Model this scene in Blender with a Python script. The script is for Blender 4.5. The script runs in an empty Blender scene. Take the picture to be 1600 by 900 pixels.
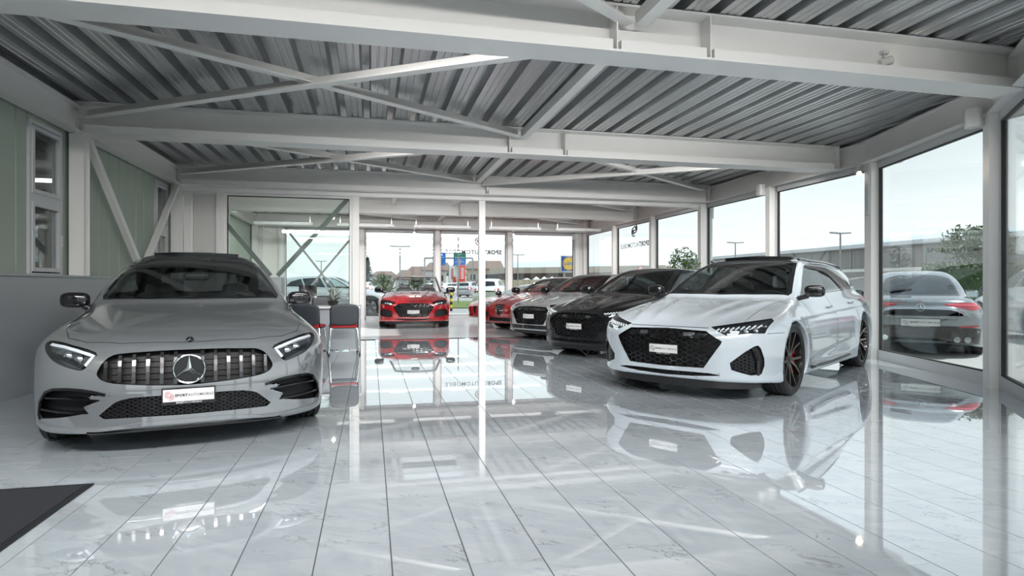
import bpy, bmesh, math, random
import numpy as np
from mathutils import Vector, Matrix
from mathutils.geometry import delaunay_2d_cdt
random.seed(7)
SC = bpy.context.scene
COL = SC.collection
PI = math.pi
# ---------------------------------------------------------------- camera
YAW = math.atan(220.0 / 955.0)
CAM_H = 1.107
cd = bpy.data.cameras.new('camera')
cd.sensor_width = 36.0
cd.lens = 36.0 * 955.0 / 1600.0
cd.shift_y = -4.0 / 1600.0
cd.clip_start = 0.02
cd.clip_end = 6000.0
cam = bpy.data.objects.new('camera', cd)
cam.location = (0, 0, CAM_H)
cam.rotation_euler = (PI / 2, 0, -YAW)
COL.objects.link(cam)
SC.camera = cam
# ---------------------------------------------------------------- view and light
SC.view_settings.view_transform = 'Standard'
SC.view_settings.look = 'None'
SC.view_settings.exposure = 0.52
SC.view_settings.gamma = 1.0
SC.view_settings.use_curve_mapping = False
SC.cycles.max_bounces = 10
SC.cycles.diffuse_bounces = 5
SC.cycles.glossy_bounces = 5
SC.cycles.transmission_bounces = 6
SC.cycles.transparent_max_bounces = 28
SC.cycles.sample_clamp_indirect = 6.0
SC.cycles.caustics_reflective = False
SC.cycles.caustics_refractive = False
W = bpy.data.worlds.new('World')
SC.world = W
W.use_nodes = True
nt = W.node_tree
nt.nodes.clear()
w_out = nt.nodes.new('ShaderNodeOutputWorld')
w_bg = nt.nodes.new('ShaderNodeBackground')
w_tc = nt.nodes.new('ShaderNodeTexCoord')
w_sx = nt.nodes.new('ShaderNodeSeparateXYZ')
w_rp = nt.nodes.new('ShaderNodeValToRGB')
nt.links.new(w_tc.outputs['Generated'], w_sx.inputs[0])
nt.links.new(w_sx.outputs['Z'], w_rp.inputs[0])
nt.links.new(w_rp.outputs[0], w_bg.inputs['Color'])
nt.links.new(w_bg.outputs[0], w_out.inputs[0])
cr = w_rp.color_ramp                      # hazy bright sky: white at the horizon, pale blue above
cr.elements[0].position = 0.0
cr.elements[0].color = (0.97, 0.98, 0.985, 1)
cr.elements[1].position = 1.0
cr.elements[1].color = (0.50, 0.60, 0.72, 1)
for p_, c_ in ((0.09, (0.94, 0.955, 0.965, 1)), (0.22, (0.72, 0.765, 0.795, 1)), (0.5, (0.62, 0.69, 0.76, 1))):
    e_ = cr.elements.new(p_)
    e_.color = c_
w_bg.inputs['Strength'].default_value = 0.96
sd = bpy.data.lights.new('sun', 'SUN')
sd.energy = 3.8
sd.angle = math.radians(2.5)
sd.color = (1.0, 0.97, 0.92)
sun = bpy.data.objects.new('sun', sd)
sun.rotation_euler = Vector((0.40, -0.12, 0.91)).to_track_quat('Z', 'Y').to_euler()
COL.objects.link(sun)
FILL_POWER = (190, 185, 130, 120, 110, 110)  # watts of the added fill lights hidden behind the girders, front to back
# ---------------------------------------------------------------- helpers
def lin(c):
    c = c / 255.0
    return c / 12.92 if c <= 0.04045 else ((c + 0.055) / 1.055) ** 2.4

def rgb(*c):
    return tuple(lin(v) for v in c) + (1.0,)

MATS = {}

def mat(name, col, rough=0.5, metal=0.0, spec=0.5, coat=0.0, noise=0.0, scale=8.0, bump=0.0, bscale=40.0, emit=None, estr=0.0, inside=None):
    if name in MATS:
        return MATS[name]
    m = bpy.data.materials.new(name)
    m.use_nodes = True
    n = m.node_tree
    b = n.nodes['Principled BSDF']
    b.inputs['Base Color'].default_value = col
    b.inputs['Roughness'].default_value = rough
    b.inputs['Metallic'].default_value = metal
    b.inputs['Specular IOR Level'].default_value = spec
    b.inputs['Coat Weight'].default_value = coat
    b.inputs['Coat Roughness'].default_value = 0.02
    if noise > 0:
        tc = n.nodes.new('ShaderNodeTexCoord')
        tx = n.nodes.new('ShaderNodeTexNoise')
        tx.inputs['Scale'].default_value = scale
        tx.inputs['Detail'].default_value = 4
        mx = n.nodes.new('ShaderNodeMix')
        mx.data_type = 'RGBA'
        mx.inputs['A'].default_value = tuple(v * (1 - noise) for v in col[:3]) + (1,)
        mx.inputs['B'].default_value = tuple(min(1, v * (1 + noise)) for v in col[:3]) + (1,)
        n.links.new(tc.outputs['Object'], tx.inputs['Vector'])
        n.links.new(tx.outputs['Fac'], mx.inputs['Factor'])
        n.links.new(mx.outputs['Result'], b.inputs['Base Color'])
    if bump > 0:
        tc = n.nodes.new('ShaderNodeTexCoord')
        tx = n.nodes.new('ShaderNodeTexNoise')
        tx.inputs['Scale'].default_value = bscale
        tx.inputs['Detail'].default_value = 3
        bp = n.nodes.new('ShaderNodeBump')
        bp.inputs['Strength'].default_value = bump
        bp.inputs['Distance'].default_value = 0.01
        n.links.new(tc.outputs['Object'], tx.inputs['Vector'])
        n.links.new(tx.outputs['Fac'], bp.inputs['Height'])
        n.links.new(bp.outputs['Normal'], b.inputs['Normal'])
    if emit is not None:
        b.inputs['Emission Color'].default_value = emit
        b.inputs['Emission Strength'].default_value = estr
    if inside is not None:                  # cloth-lined inner side of a shell
        g = n.nodes.new('ShaderNodeNewGeometry')
        d = n.nodes.new('ShaderNodeBsdfDiffuse')
        d.inputs['Color'].default_value = inside
        ms = n.nodes.new('ShaderNodeMixShader')
        n.links.new(g.outputs['Backfacing'], ms.inputs[0])
        n.links.new(b.outputs[0], ms.inputs[1])
        n.links.new(d.outputs[0], ms.inputs[2])
        n.links.new(ms.outputs[0], n.nodes['Material Output'].inputs['Surface'])
    MATS[name] = m
    return m

def glass(name, tint, f0=0.05, rough=0.0):
    if name in MATS:
        return MATS[name]
    m = bpy.data.materials.new(name)
    m.use_nodes = True
    n = m.node_tree
    n.nodes.clear()
    N = n.nodes.new
    out = N('ShaderNodeOutputMaterial')
    tr = N('ShaderNodeBsdfTransparent')
    tr.inputs[0].default_value = tint
    gl = N('ShaderNodeBsdfGlossy')
    gl.inputs['Roughness'].default_value = rough
    gl.inputs['Color'].default_value = (1, 1, 1, 1)
    g = N('ShaderNodeNewGeometry')
    dt = N('ShaderNodeVectorMath')
    dt.operation = 'DOT_PRODUCT'
    n.links.new(g.outputs['Normal'], dt.inputs[0])
    n.links.new(g.outputs['Incoming'], dt.inputs[1])
    def mth(op, a, b=None):
        q = N('ShaderNodeMath')
        q.operation = op
        for i, v in enumerate((a, b)):
            if v is None:
                continue
            if isinstance(v, (int, float)):
                q.inputs[i].default_value = v
            else:
                n.links.new(v, q.inputs[i])
        return q.outputs[0]
    c = mth('ABSOLUTE', dt.outputs['Value'])
    c = mth('SUBTRACT', 1.0, c)
    c = mth('POWER', c, 5.0)
    c = mth('MULTIPLY', c, 1.0 - f0)
    c = mth('ADD', c, f0)
    mx = N('ShaderNodeMixShader')
    n.links.new(c, mx.inputs[0])
    n.links.new(tr.outputs[0], mx.inputs[1])
    n.links.new(gl.outputs[0], mx.inputs[2])
    n.links.new(mx.outputs[0], out.inputs['Surface'])
    MATS[name] = m
    return m

def new_obj(name, me, parent=None):
    o = bpy.data.objects.new(name, me)
    COL.objects.link(o)
    if parent is not None:
        o.parent = parent
    return o

def tag(o, label=None, cat=None, group=None, kind=None):
    if label: o['label'] = label
    if cat: o['category'] = cat
    if group: o['group'] = group
    if kind: o['kind'] = kind
    return o

def empty(name, loc=(0, 0, 0), rz=0.0):
    o = bpy.data.objects.new(name, None)
    o.location = loc
    o.rotation_euler = (0, 0, rz)
    o.empty_display_size = 0.1
    COL.objects.link(o)
    return o

def make_mesh(name, V, Fs, mats, smooth=False, normals=None, midx=None):
    me = bpy.data.meshes.new(name)
    me.from_pydata([tuple(map(float, v)) for v in V], [], [tuple(map(int, f)) for f in Fs])
    if not isinstance(mats, (list, tuple)):
        mats = [mats]
    for m in mats:
        me.materials.append(m)
    if midx is not None:
        me.polygons.foreach_set('material_index', np.asarray(midx, dtype=np.int32))
    if smooth or normals is not None:
        me.polygons.foreach_set('use_smooth', np.ones(len(me.polygons), dtype=bool))
    me.update()
    if normals is not None:
        me.normals_split_custom_set_from_vertices([tuple(map(float, v)) for v in normals])
    return me

def copy_tree(o, parent=None, loc=None, rz=None, label=None):
    c = o.copy()
    COL.objects.link(c)
    c.parent = parent
    if loc is not None: c.location = loc
    if rz is not None: c.rotation_euler = (0, 0, rz)
    if label: c['label'] = label
    for ch in list(o.children):
        copy_tree(ch, c)
    return c

class MB:
    """collects simple solids into one mesh"""
    def __init__(s):
        s.v = []
        s.f = []
        s.m = []
        s.mi = 0
    def _add(s, vs, fs):
        k = len(s.v)
        s.v += [tuple(v) for v in vs]
        s.f += [tuple(i + k for i in f) for f in fs]
        s.m += [s.mi] * len(fs)
        return s
    def box(s, x0, x1, y0, y1, z0, z1):
        v = [(x, y, z) for x in (x0, x1) for y in (y0, y1) for z in (z0, z1)]
        return s._add(v, [(0, 1, 3, 2), (4, 6, 7, 5), (0, 4, 5, 1), (2, 3, 7, 6), (0, 2, 6, 4), (1, 5, 7, 3)])
    def cbox(s, c, d, R=None):
        h = Vector(d) * 0.5
        v = []
        for x in (-h.x, h.x):
            for y in (-h.y, h.y):
                for z in (-h.z, h.z):
                    q = Vector((x, y, z))
                    if R is not None: q = R @ q
                    v.append(q + Vector(c))
        return s._add(v, [(0, 1, 3, 2), (4, 6, 7, 5), (0, 4, 5, 1), (2, 3, 7, 6), (0, 2, 6, 4), (1, 5, 7, 3)])
    def sect(s, p, q, poly, up=(0, 0, 1)):
        """extrude a section polygon (side, up coordinates) from p to q"""
        p, q = Vector(p), Vector(q)
        d = (q - p).normalized()
        u = Vector(up)
        a = d.cross(u)
        if a.length < 1e-4: a = d.cross(Vector((1, 0, 0)))
        a.normalize()
        b = a.cross(d)
        n = len(poly)
        v = [p + a * x + b * y for x, y in poly] + [q + a * x + b * y for x, y in poly]
        f = [(i, (i + 1) % n, n + (i + 1) % n, n + i) for i in range(n)]
        f += [tuple(range(n - 1, -1, -1)), tuple(range(n, 2 * n))]
        return s._add(v, f)
    def bar(s, p, q, w, h, up=(0, 0, 1)):
        return s.sect(p, q, [(-w / 2, -h / 2), (w / 2, -h / 2), (w / 2, h / 2), (-w / 2, h / 2)], up)
    def ibeam(s, p, q, w, h, tf, tw, up=(0, 0, 1)):
        a, b, c = w / 2, h / 2, tw / 2
        return s.sect(p, q, [(-a, -b), (a, -b), (a, -b + tf), (c, -b + tf), (c, b - tf), (a, b - tf), (a, b), (-a, b), (-a, b - tf), (-c, b - tf), (-c, -b + tf), (-a, -b + tf)], up)
    def cyl(s, p, q, r, n=12, r2=None):
        p, q = Vector(p), Vector(q)
        d = (q - p).normalized()
        a = d.cross(Vector((0, 0, 1)))
        if a.length < 1e-3: a = Vector((1, 0, 0))
        a.normalize()
        b = d.cross(a)
        r2 = r if r2 is None else r2
        v = [p + (a * math.cos(t) + b * math.sin(t)) * r for t in [2 * PI * i / n for i in range(n)]]
        v += [q + (a * math.cos(t) + b * math.sin(t)) * r2 for t in [2 * PI * i / n for i in range(n)]]
        f = [(i, (i + 1) % n, n + (i + 1) % n, n + i) for i in range(n)]
        return s._add(v, f + [tuple(range(n - 1, -1, -1)), tuple(range(n, 2 * n))])
    def tube(s, pts, r, n=8, closed=False):
        pts = [Vector(p) for p in pts]
        m = len(pts)
        v = []
        prev = None
        for i, p in enumerate(pts):
            if closed: d = pts[(i + 1) % m] - pts[i - 1]
            else: d = pts[min(i + 1, m - 1)] - pts[max(i - 1, 0)]
            d.normalize()
            if prev is None:
                a = d.cross(Vector((0, 0, 1)))
                if a.length < 1e-3: a = d.cross(Vector((1, 0, 0)))
            else:
                a = prev - d * prev.dot(d)
            a.normalize()
            prev = a
            b = d.cross(a)
            rr = r[i] if isinstance(r, (list, tuple)) else r
            v += [p + (a * math.cos(2 * PI * k / n) + b * math.sin(2 * PI * k / n)) * rr for k in range(n)]
        f = []
        for i in range(m if closed else m - 1):
            j = (i + 1) % m
            f += [(i * n + k, i * n + (k + 1) % n, j * n + (k + 1) % n, j * n + k) for k in range(n)]
        if not closed:
            f += [tuple(range(n - 1, -1, -1)), tuple(range((m - 1) * n, m * n))]
        return s._add(v, f)
    def lathe(s, prof, n=32, R=None, c=(0, 0, 0)):
        """profile of (radius, height) turned about local z"""
        v = []
        for r, h in prof:
            for k in range(n):
                q = Vector((r * math.cos(2 * PI * k / n), r * math.sin(2 * PI * k / n), h))
                if R is not None: q = R @ q
                v.append(q + Vector(c))
        f = []
        for i in range(len(prof) - 1):
            f += [(i * n + k, i * n + (k + 1) % n, (i + 1) * n + (k + 1) % n, (i + 1) * n + k) for k in range(n)]
        return s._add(v, f)
    def rbox(s, c, d, r, R=None, n=3):
        """box with rounded vertical edges (about local z)"""
        hx, hy, hz = d[0] / 2, d[1] / 2, d[2] / 2
        ring = []
        for sx, sy, a0 in ((1, 1, 0), (-1, 1, 90), (-1, -1, 180), (1, -1, 270)):
            for k in range(n + 1):
                a = math.radians(a0 + 90 * k / n)
                ring.append((sx * (hx - r) + r * math.cos(a), sy * (hy - r) + r * math.sin(a)))
        m = len(ring)
        v = []
        for z in (-hz, hz):
            for x, y in ring:
                q = Vector((x, y, z))
                if R is not None: q = R @ q
                v.append(q + Vector(c))
        f = [(i, (i + 1) % m, m + (i + 1) % m, m + i) for i in range(m)]
        return s._add(v, f + [tuple(range(m - 1, -1, -1)), tuple(range(m, 2 * m))])
    def build(s, name, m, parent=None, smooth=False, angle=None):
        me = make_mesh(name, s.v, s.f, m, smooth=smooth or angle is not None, midx=s.m)
        if angle is not None:
            me.set_sharp_from_angle(angle=math.radians(angle))
        return new_obj(name, me, parent)

def struct(o):
    o['kind'] = 'structure'
    return o

def text_mesh(body, size, bold=0.0, spacing=1.0):
    cu = bpy.data.curves.new('lettering', 'FONT')
    cu.body = body
    cu.size = size
    cu.offset = bold
    cu.space_character = spacing
    cu.resolution_u = 2
    o = bpy.data.objects.new('lettering', cu)
    COL.objects.link(o)
    dg = bpy.context.evaluated_depsgraph_get()
    me = o.evaluated_get(dg).to_mesh()
    V = np.array([v.co[:] for v in me.vertices]) if len(me.vertices) else np.zeros((0, 3))
    Fs = [tuple(p.vertices) for p in me.polygons]
    o.to_mesh_clear()
    bpy.data.objects.remove(o)
    bpy.data.curves.remove(cu)
    return V, Fs

TEXTS = {}

def sport_text():
    """the dealer's word mark: bold SPORT, light AUTOMOBILE, total width 1, plus height"""
    if 'w' not in TEXTS:
        V1, F1 = text_mesh('SPORT', 1.0, 0.042, 1.12)
        V2, F2 = text_mesh('AUTOMOBILE', 1.0, 0.006, 1.10)
        V2 = V2.copy()
        V2[:, 0] += V1[:, 0].max() + 0.12 - V2[:, 0].min()
        V = np.concatenate([V1, V2])
        Fs = F1 + [tuple(i + len(V1) for i in f) for f in F2]
        V[:, 0] -= V[:, 0].min()
        w = V[:, 0].max()
        V /= w
        TEXTS['w'] = (V, Fs)
    return TEXTS['w']

def plain_text(body, bold=0.0, spacing=1.0):
    k = (body, bold, spacing)
    if k not in TEXTS:
        V, Fs = text_mesh(body, 1.0, bold, spacing)
        V = V.copy()
        V[:, 0] -= V[:, 0].min()
        V /= V[:, 0].max()
        V[:, 1] -= V[:, 1].min()
        TEXTS[k] = (V, Fs)
    return TEXTS[k]

def place_text(VF, o, ux, uy, width, thick=0.0008):
    """puts a text mesh (width 1) at o with axes ux, uy as a thin solid; returns verts and faces"""
    V, Fs = VF
    o, ux, uy = Vector(o), Vector(ux).normalized(), Vector(uy).normalized()
    nn = ux.cross(uy)
    P = [o + ux * (v[0] * width) + uy * (v[1] * width) + nn * thick for v in V]
    return P, Fs

def spiral_logo(mb, o, ux, uy, size, r=None):
    """the two hooked arcs of the dealer's mark"""
    o, ux, uy = Vector(o), Vector(ux).normalized(), Vector(uy).normalized()
    r = r or size * 0.035
    for cx, cy, rad, a0, a1 in ((0.0, 0.12, 0.36, 60, 330), (0.0, 0.12, 0.17, 40, 300), (0.22, -0.16, 0.36, -120, 100), (0.22, -0.16, 0.17, -120, 100)):
        pts = []
        for k in range(15):
            a = math.radians(a0 + (a1 - a0) * k / 14)
            pts.append(o + ux * (size * (cx + rad * math.cos(a))) + uy * (size * (cy + rad * math.sin(a))))
        mb.tube(pts, r, 5)
# ---------------------------------------------------------------- materials of the building
M_white = mat('white painted steel', (0.78, 0.77, 0.75, 1), 0.38, noise=0.04, scale=3)
M_frame = mat('light grey window aluminium', (0.56, 0.57, 0.58, 1), 0.42, noise=0.03, scale=5)
M_gasket = mat('black rubber gasket', (0.02, 0.02, 0.022, 1), 0.6)
M_green = mat('pale green profiled panel', (0.36, 0.425, 0.36, 1), 0.5, noise=0.06, scale=2)
M_greypanel = mat('grey painted parapet panel', (0.36, 0.385, 0.405, 1), 0.35, noise=0.03, scale=2)
M_whitepanel = mat('matt white infill board', (0.60, 0.59, 0.57, 1), 0.55, noise=0.02, scale=2)
M_dark = mat('dark hall wall', (0.07, 0.07, 0.07, 1), 0.8, noise=0.2, scale=1)
M_chrome = mat('polished chrome', (0.78, 0.79, 0.80, 1), 0.08, metal=1.0, noise=0.02)
M_blackp = mat('black plastic', (0.012, 0.012, 0.014, 1), 0.35, noise=0.1)
M_lampwhite = mat('white lamp housing', (0.70, 0.70, 0.68, 1), 0.35, noise=0.02)
M_pane = glass('clear glazing', (0.90, 0.94, 0.94, 1), 0.04)
M_pane_t = glass('faintly green partition glass', (0.91, 0.955, 0.935, 1), 0.03)

def deck_material():
    m = mat('galvanised roof deck', (0.36, 0.375, 0.385, 1), 0.34, metal=0.75, spec=0.5)
    n = m.node_tree
    b = n.nodes['Principled BSDF']
    tc = n.nodes.new('ShaderNodeTexCoord')
    mp = n.nodes.new('ShaderNodeMapping')
    mp.inputs['Scale'].default_value = (9, 6, 9)
    v = n.nodes.new('ShaderNodeTexVoronoi')
    v.inputs['Scale'].default_value = 3.0
    ns = n.nodes.new('ShaderNodeTexNoise')
    ns.inputs['Scale'].default_value = 0.9
    ad = n.nodes.new('ShaderNodeMath'); ad.operation = 'ADD'
    rp = n.nodes.new('ShaderNodeValToRGB')
    rp.color_ramp.elements[0].position = 0.45
    rp.color_ramp.elements[0].color = (0.50, 0.515, 0.525, 1)
    rp.color_ramp.elements[1].position = 1.1
    rp.color_ramp.elements[1].color = (0.62, 0.635, 0.645, 1)
    n.links.new(tc.outputs['Object'], mp.inputs['Vector'])
    n.links.new(mp.outputs[0], v.inputs['Vector'])
    n.links.new(tc.outputs['Object'], ns.inputs['Vector'])
    sx = n.nodes.new('ShaderNodeSeparateColor')
    n.links.new(v.outputs['Color'], sx.inputs[0])
    sc = n.nodes.new('ShaderNodeMath'); sc.operation = 'MULTIPLY'; sc.inputs[1].default_value = 0.16
    n.links.new(sx.outputs[0], sc.inputs[0])
    n.links.new(sc.outputs[0], ad.inputs[0])
    n.links.new(ns.outputs['Fac'], ad.inputs[1])
    n.links.new(ad.outputs[0], rp.inputs[0])
    n.links.new(rp.outputs[0], b.inputs['Base Color'])
    return m
M_deck = deck_material()

def tile_material():
    m = bpy.data.materials.new('polished white marble tile')
    m.use_nodes = True
    n = m.node_tree
    b = n.nodes['Principled BSDF']
    N = n.nodes.new
    L = n.links.new
    geo = N('ShaderNodeNewGeometry')
    oi = N('ShaderNodeObjectInfo')
    rnd = N('ShaderNodeMath'); rnd.operation = 'ADD'
    L(oi.outputs['Random'], rnd.inputs[0]); L(geo.outputs['Random Per Island'], rnd.inputs[1])
    off = N('ShaderNodeMath'); off.operation = 'MULTIPLY'; off.inputs[1].default_value = 37.0
    L(rnd.outputs[0], off.inputs[0])
    cmb = N('ShaderNodeCombineXYZ')
    L(off.outputs[0], cmb.inputs[2])
    add = N('ShaderNodeVectorMath'); add.operation = 'ADD'
    L(geo.outputs['Position'], add.inputs[0]); L(cmb.outputs[0], add.inputs[1])
    rot = N('ShaderNodeVectorRotate'); rot.rotation_type = 'Z_AXIS'
    rot.inputs['Angle'].default_value = 0.6
    L(add.outputs[0], rot.inputs['Vector'])
    mp = N('ShaderNodeMapping'); mp.inputs['Scale'].default_value = (1.0, 2.4, 1.0)
    L(rot.outputs[0], mp.inputs['Vector'])
    n1 = N('ShaderNodeTexNoise'); n1.inputs['Scale'].default_value = 4.0; n1.inputs['Detail'].default_value = 7; n1.inputs['Roughness'].default_value = 0.6; n1.inputs['Distortion'].default_value = 0.9
    L(mp.outputs[0], n1.inputs['Vector'])
    n2 = N('ShaderNodeTexNoise'); n2.inputs['Scale'].default_value = 2.2; n2.inputs['Detail'].default_value = 3
    L(mp.outputs[0], n2.inputs['Vector'])
    # thin grey veins where the noise crosses its middle value, broken up by a second noise
    s = N('ShaderNodeMath'); s.operation = 'SUBTRACT'; s.inputs[1].default_value = 0.5
    L(n1.outputs['Fac'], s.inputs[0])
    a = N('ShaderNodeMath'); a.operation = 'ABSOLUTE'; L(s.outputs[0], a.inputs[0])
    vr = N('ShaderNodeMapRange'); vr.inputs['From Min'].default_value = 0.0; vr.inputs['From Max'].default_value = 0.018; vr.inputs['To Min'].default_value = 1.0; vr.inputs['To Max'].default_value = 0.0
    L(a.outputs[0], vr.inputs['Value'])
    mk = N('ShaderNodeMapRange'); mk.inputs['From Min'].default_value = 0.53; mk.inputs['From Max'].default_value = 0.66
    L(n2.outputs['Fac'], mk.inputs['Value'])
    vm = N('ShaderNodeMath'); vm.operation = 'MULTIPLY'; L(vr.outputs[0], vm.inputs[0]); L(mk.outputs[0], vm.inputs[1])
    cl = N('ShaderNodeMapRange'); cl.inputs['From Min'].default_value = 0.35; cl.inputs['From Max'].default_value = 0.7
    L(n1.outputs['Fac'], cl.inputs['Value'])
    m1 = N('ShaderNodeMix'); m1.data_type = 'RGBA'
    m1.inputs['A'].default_value = (0.50, 0.565, 0.615, 1); m1.inputs['B'].default_value = (0.59, 0.64, 0.685, 1)
    L(cl.outputs[0], m1.inputs['Factor'])
    m2 = N('ShaderNodeMix'); m2.data_type = 'RGBA'
    m2.inputs['B'].default_value = (0.27, 0.30, 0.33, 1)
    L(vm.outputs[0], m2.inputs['Factor']); L(m1.outputs['Result'], m2.inputs['A'])
    tint = N('ShaderNodeHueSaturation')
    tv = N('ShaderNodeMapRange'); tv.inputs['To Min'].default_value = 0.96; tv.inputs['To Max'].default_value = 1.03
    fr = N('ShaderNodeMath'); fr.operation = 'FRACT'; L(off.outputs[0], fr.inputs[0]); L(fr.outputs[0], tv.inputs['Value'])
    L(tv.outputs[0], tint.inputs['Value']); L(m2.outputs['Result'], tint.inputs['Color'])
    L(tint.outputs[0], b.inputs['Base Color'])
    b.inputs['Roughness'].default_value = 0.022
    b.inputs['Specular IOR Level'].default_value = 1.0
    b.inputs['Coat Weight'].default_value = 1.0
    b.inputs['Coat IOR'].default_value = 2.0
    b.inputs['Coat Roughness'].default_value = 0.008
    return m
M_tile = tile_material()
M_grout = mat('dark grout', (0.09, 0.095, 0.10, 1), 0.8, noise=0.2)
M_rear = mat('satin white resin floor', (0.66, 0.67, 0.68, 1), 0.17, spec=0.5, noise=0.02, scale=2)

Y_BACK, Y_PART, Y_FRONT = 20.6, 12.62, -3.0
X_L, X_R = -3.62, 7.42
PB, PA, PC, PD = (7.42, 7.80), (6.60, 5.30), (4.95, 3.35), (4.95, -3.0)     # faceted glass front on the right
BEAMS = [-3.1, 0.80, 4.68, 8.53, 12.40, 16.26, 20.2]

# ---------------------------------------------------------------- floor
def prism(mb, pts, z0, z1):
    n = len(pts)
    mb._add([(x, y, z0) for x, y in pts] + [(x, y, z1) for x, y in pts], [(i, (i + 1) % n, n + (i + 1) % n, n + i) for i in range(n)] + [tuple(range(n - 1, -1, -1)), tuple(range(n, 2 * n))])
base = MB()
prism(base, [(X_L - .2, Y_FRONT - .1), (PD[0] + .09, Y_FRONT - .1), (PD[0] + .09, 3.33), (PA[0] + .08, PA[1] - .04), (PB[0] + .08, PB[1]), (PB[0] + .08, 12.9), (X_L - .2, 12.9)], -0.12, -0.0022)
floor = struct(base.build('floor', M_grout))
def right_limit(y):
    if y >= PB[1]: return PB[0] + 0.05
    if y >= PA[1]: return PA[0] + (PB[0] - PA[0]) * (y - PA[1]) / (PB[1] - PA[1]) + 0.05
    if y >= PC[1]: return PC[0] + (PA[0] - PC[0]) * (y - PC[1]) / (PA[1] - PC[1]) + 0.05
    return PD[0] + 0.05
TW, TL = 0.30, 0.60
tm = MB()
g1, g2 = 0.0017, 0.0008                         # half joint widths: wide long joints, hairline cross joints
tb = 0.0012
def tile_solid(mb, cx, cy):
    x, y = TW / 2 - g1, TL / 2 - g2
    v = [(cx - x, cy - y, -0.004), (cx + x, cy - y, -0.004), (cx + x, cy + y, -0.004), (cx - x, cy + y, -0.004),
         (cx - x + tb, cy - y + tb * 0.3, 0), (cx + x - tb, cy - y + tb * 0.3, 0), (cx + x - tb, cy + y - tb * 0.3, 0), (cx - x + tb, cy + y - tb * 0.3, 0)]
    mb._add(v, [(4, 5, 6, 7), (0, 1, 5, 4), (1, 2, 6, 5), (2, 3, 7, 6), (3, 0, 4, 7)])
tile_solid(tm, 0, 0)
tile_me = make_mesh('tile', tm.v, tm.f, M_tile)
spots = []
for i in range(-14, 26):
    x = 0.08 + 0.30 * i + 0.15
    o = 0.2 if i % 2 == 0 else 0.0
    for j in range(-6, 23):
        y = o + 0.6 * j + 0.3
        if y - 0.3 < Y_FRONT or y + 0.3 > 12.95: continue
        if x - 0.15 < X_L + 0.1: continue
        if x - 0.15 > max(right_limit(y - 0.3), right_limit(y + 0.3)): continue
        edge = x + 0.16 > min(right_limit(y - 0.3), right_limit(y + 0.3))
        dz = math.sin(YAW) * x + math.cos(YAW) * y
        lx = math.cos(YAW) * x - math.sin(YAW) * y
        seen = dz > 1.6 and abs(lx) < dz * 0.86 + 0.25
        spots.append((2 if edge else 0 if seen else 1, dz, x, y))
spots.sort()
for k, (_, _, x, y) in enumerate(spots[:298]):
    o = new_obj('tile', tile_me, floor)
    o.location = (x, y, 0)
rest = MB()
def half_plane(poly, p, q):
    """part of a polygon on the left of the line p -> q"""
    out = []
    s_ = lambda v: (q[0] - p[0]) * (v[1] - p[1]) - (q[1] - p[1]) * (v[0] - p[0])
    for i in range(len(poly)):
        u, v = poly[i - 1], poly[i]
        a, b = s_(u), s_(v)
        if (a >= 0) != (b >= 0): out.append((u[0] + (v[0] - u[0]) * a / (a - b), u[1] + (v[1] - u[1]) * a / (a - b)))
        if b >= 0: out.append(v)
    return out
E_ = 0.06
for k_, _, x, y in spots[298:]:
    if k_ < 2:
        tile_solid(rest, x, y)
        continue
    pl_ = [(x - TW / 2 + g1, y - TL / 2 + g2), (x + TW / 2 - g1, y - TL / 2 + g2), (x + TW / 2 - g1, y + TL / 2 - g2), (x - TW / 2 + g1, y + TL / 2 - g2)]
    if y + .3 <= PC[1]: cuts = [((PD[0] + E_, -9), (PD[0] + E_, 9))]
    else: cuts = [((PC[0] + E_, PC[1]), (PA[0] + E_, PA[1])), ((PA[0] + E_, PA[1]), (PB[0] + E_, PB[1])), ((PB[0] + E_, 0), (PB[0] + E_, 20))]
    for p_, q_ in cuts: pl_ = half_plane(pl_, p_, q_) if len(pl_) > 2 else []
    if len(pl_) > 2: prism(rest, pl_, -0.004, 0.0)
o = rest.build('distant_tiles', M_tile, floor)
o['kind'] = 'stuff'
fr_ = MB()
fr_.box(X_L - 0.2, 7.6, 12.9, Y_BACK + 0.3, -0.12, 0.0)
struct(fr_.build('floor_rear', M_rear))

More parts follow.
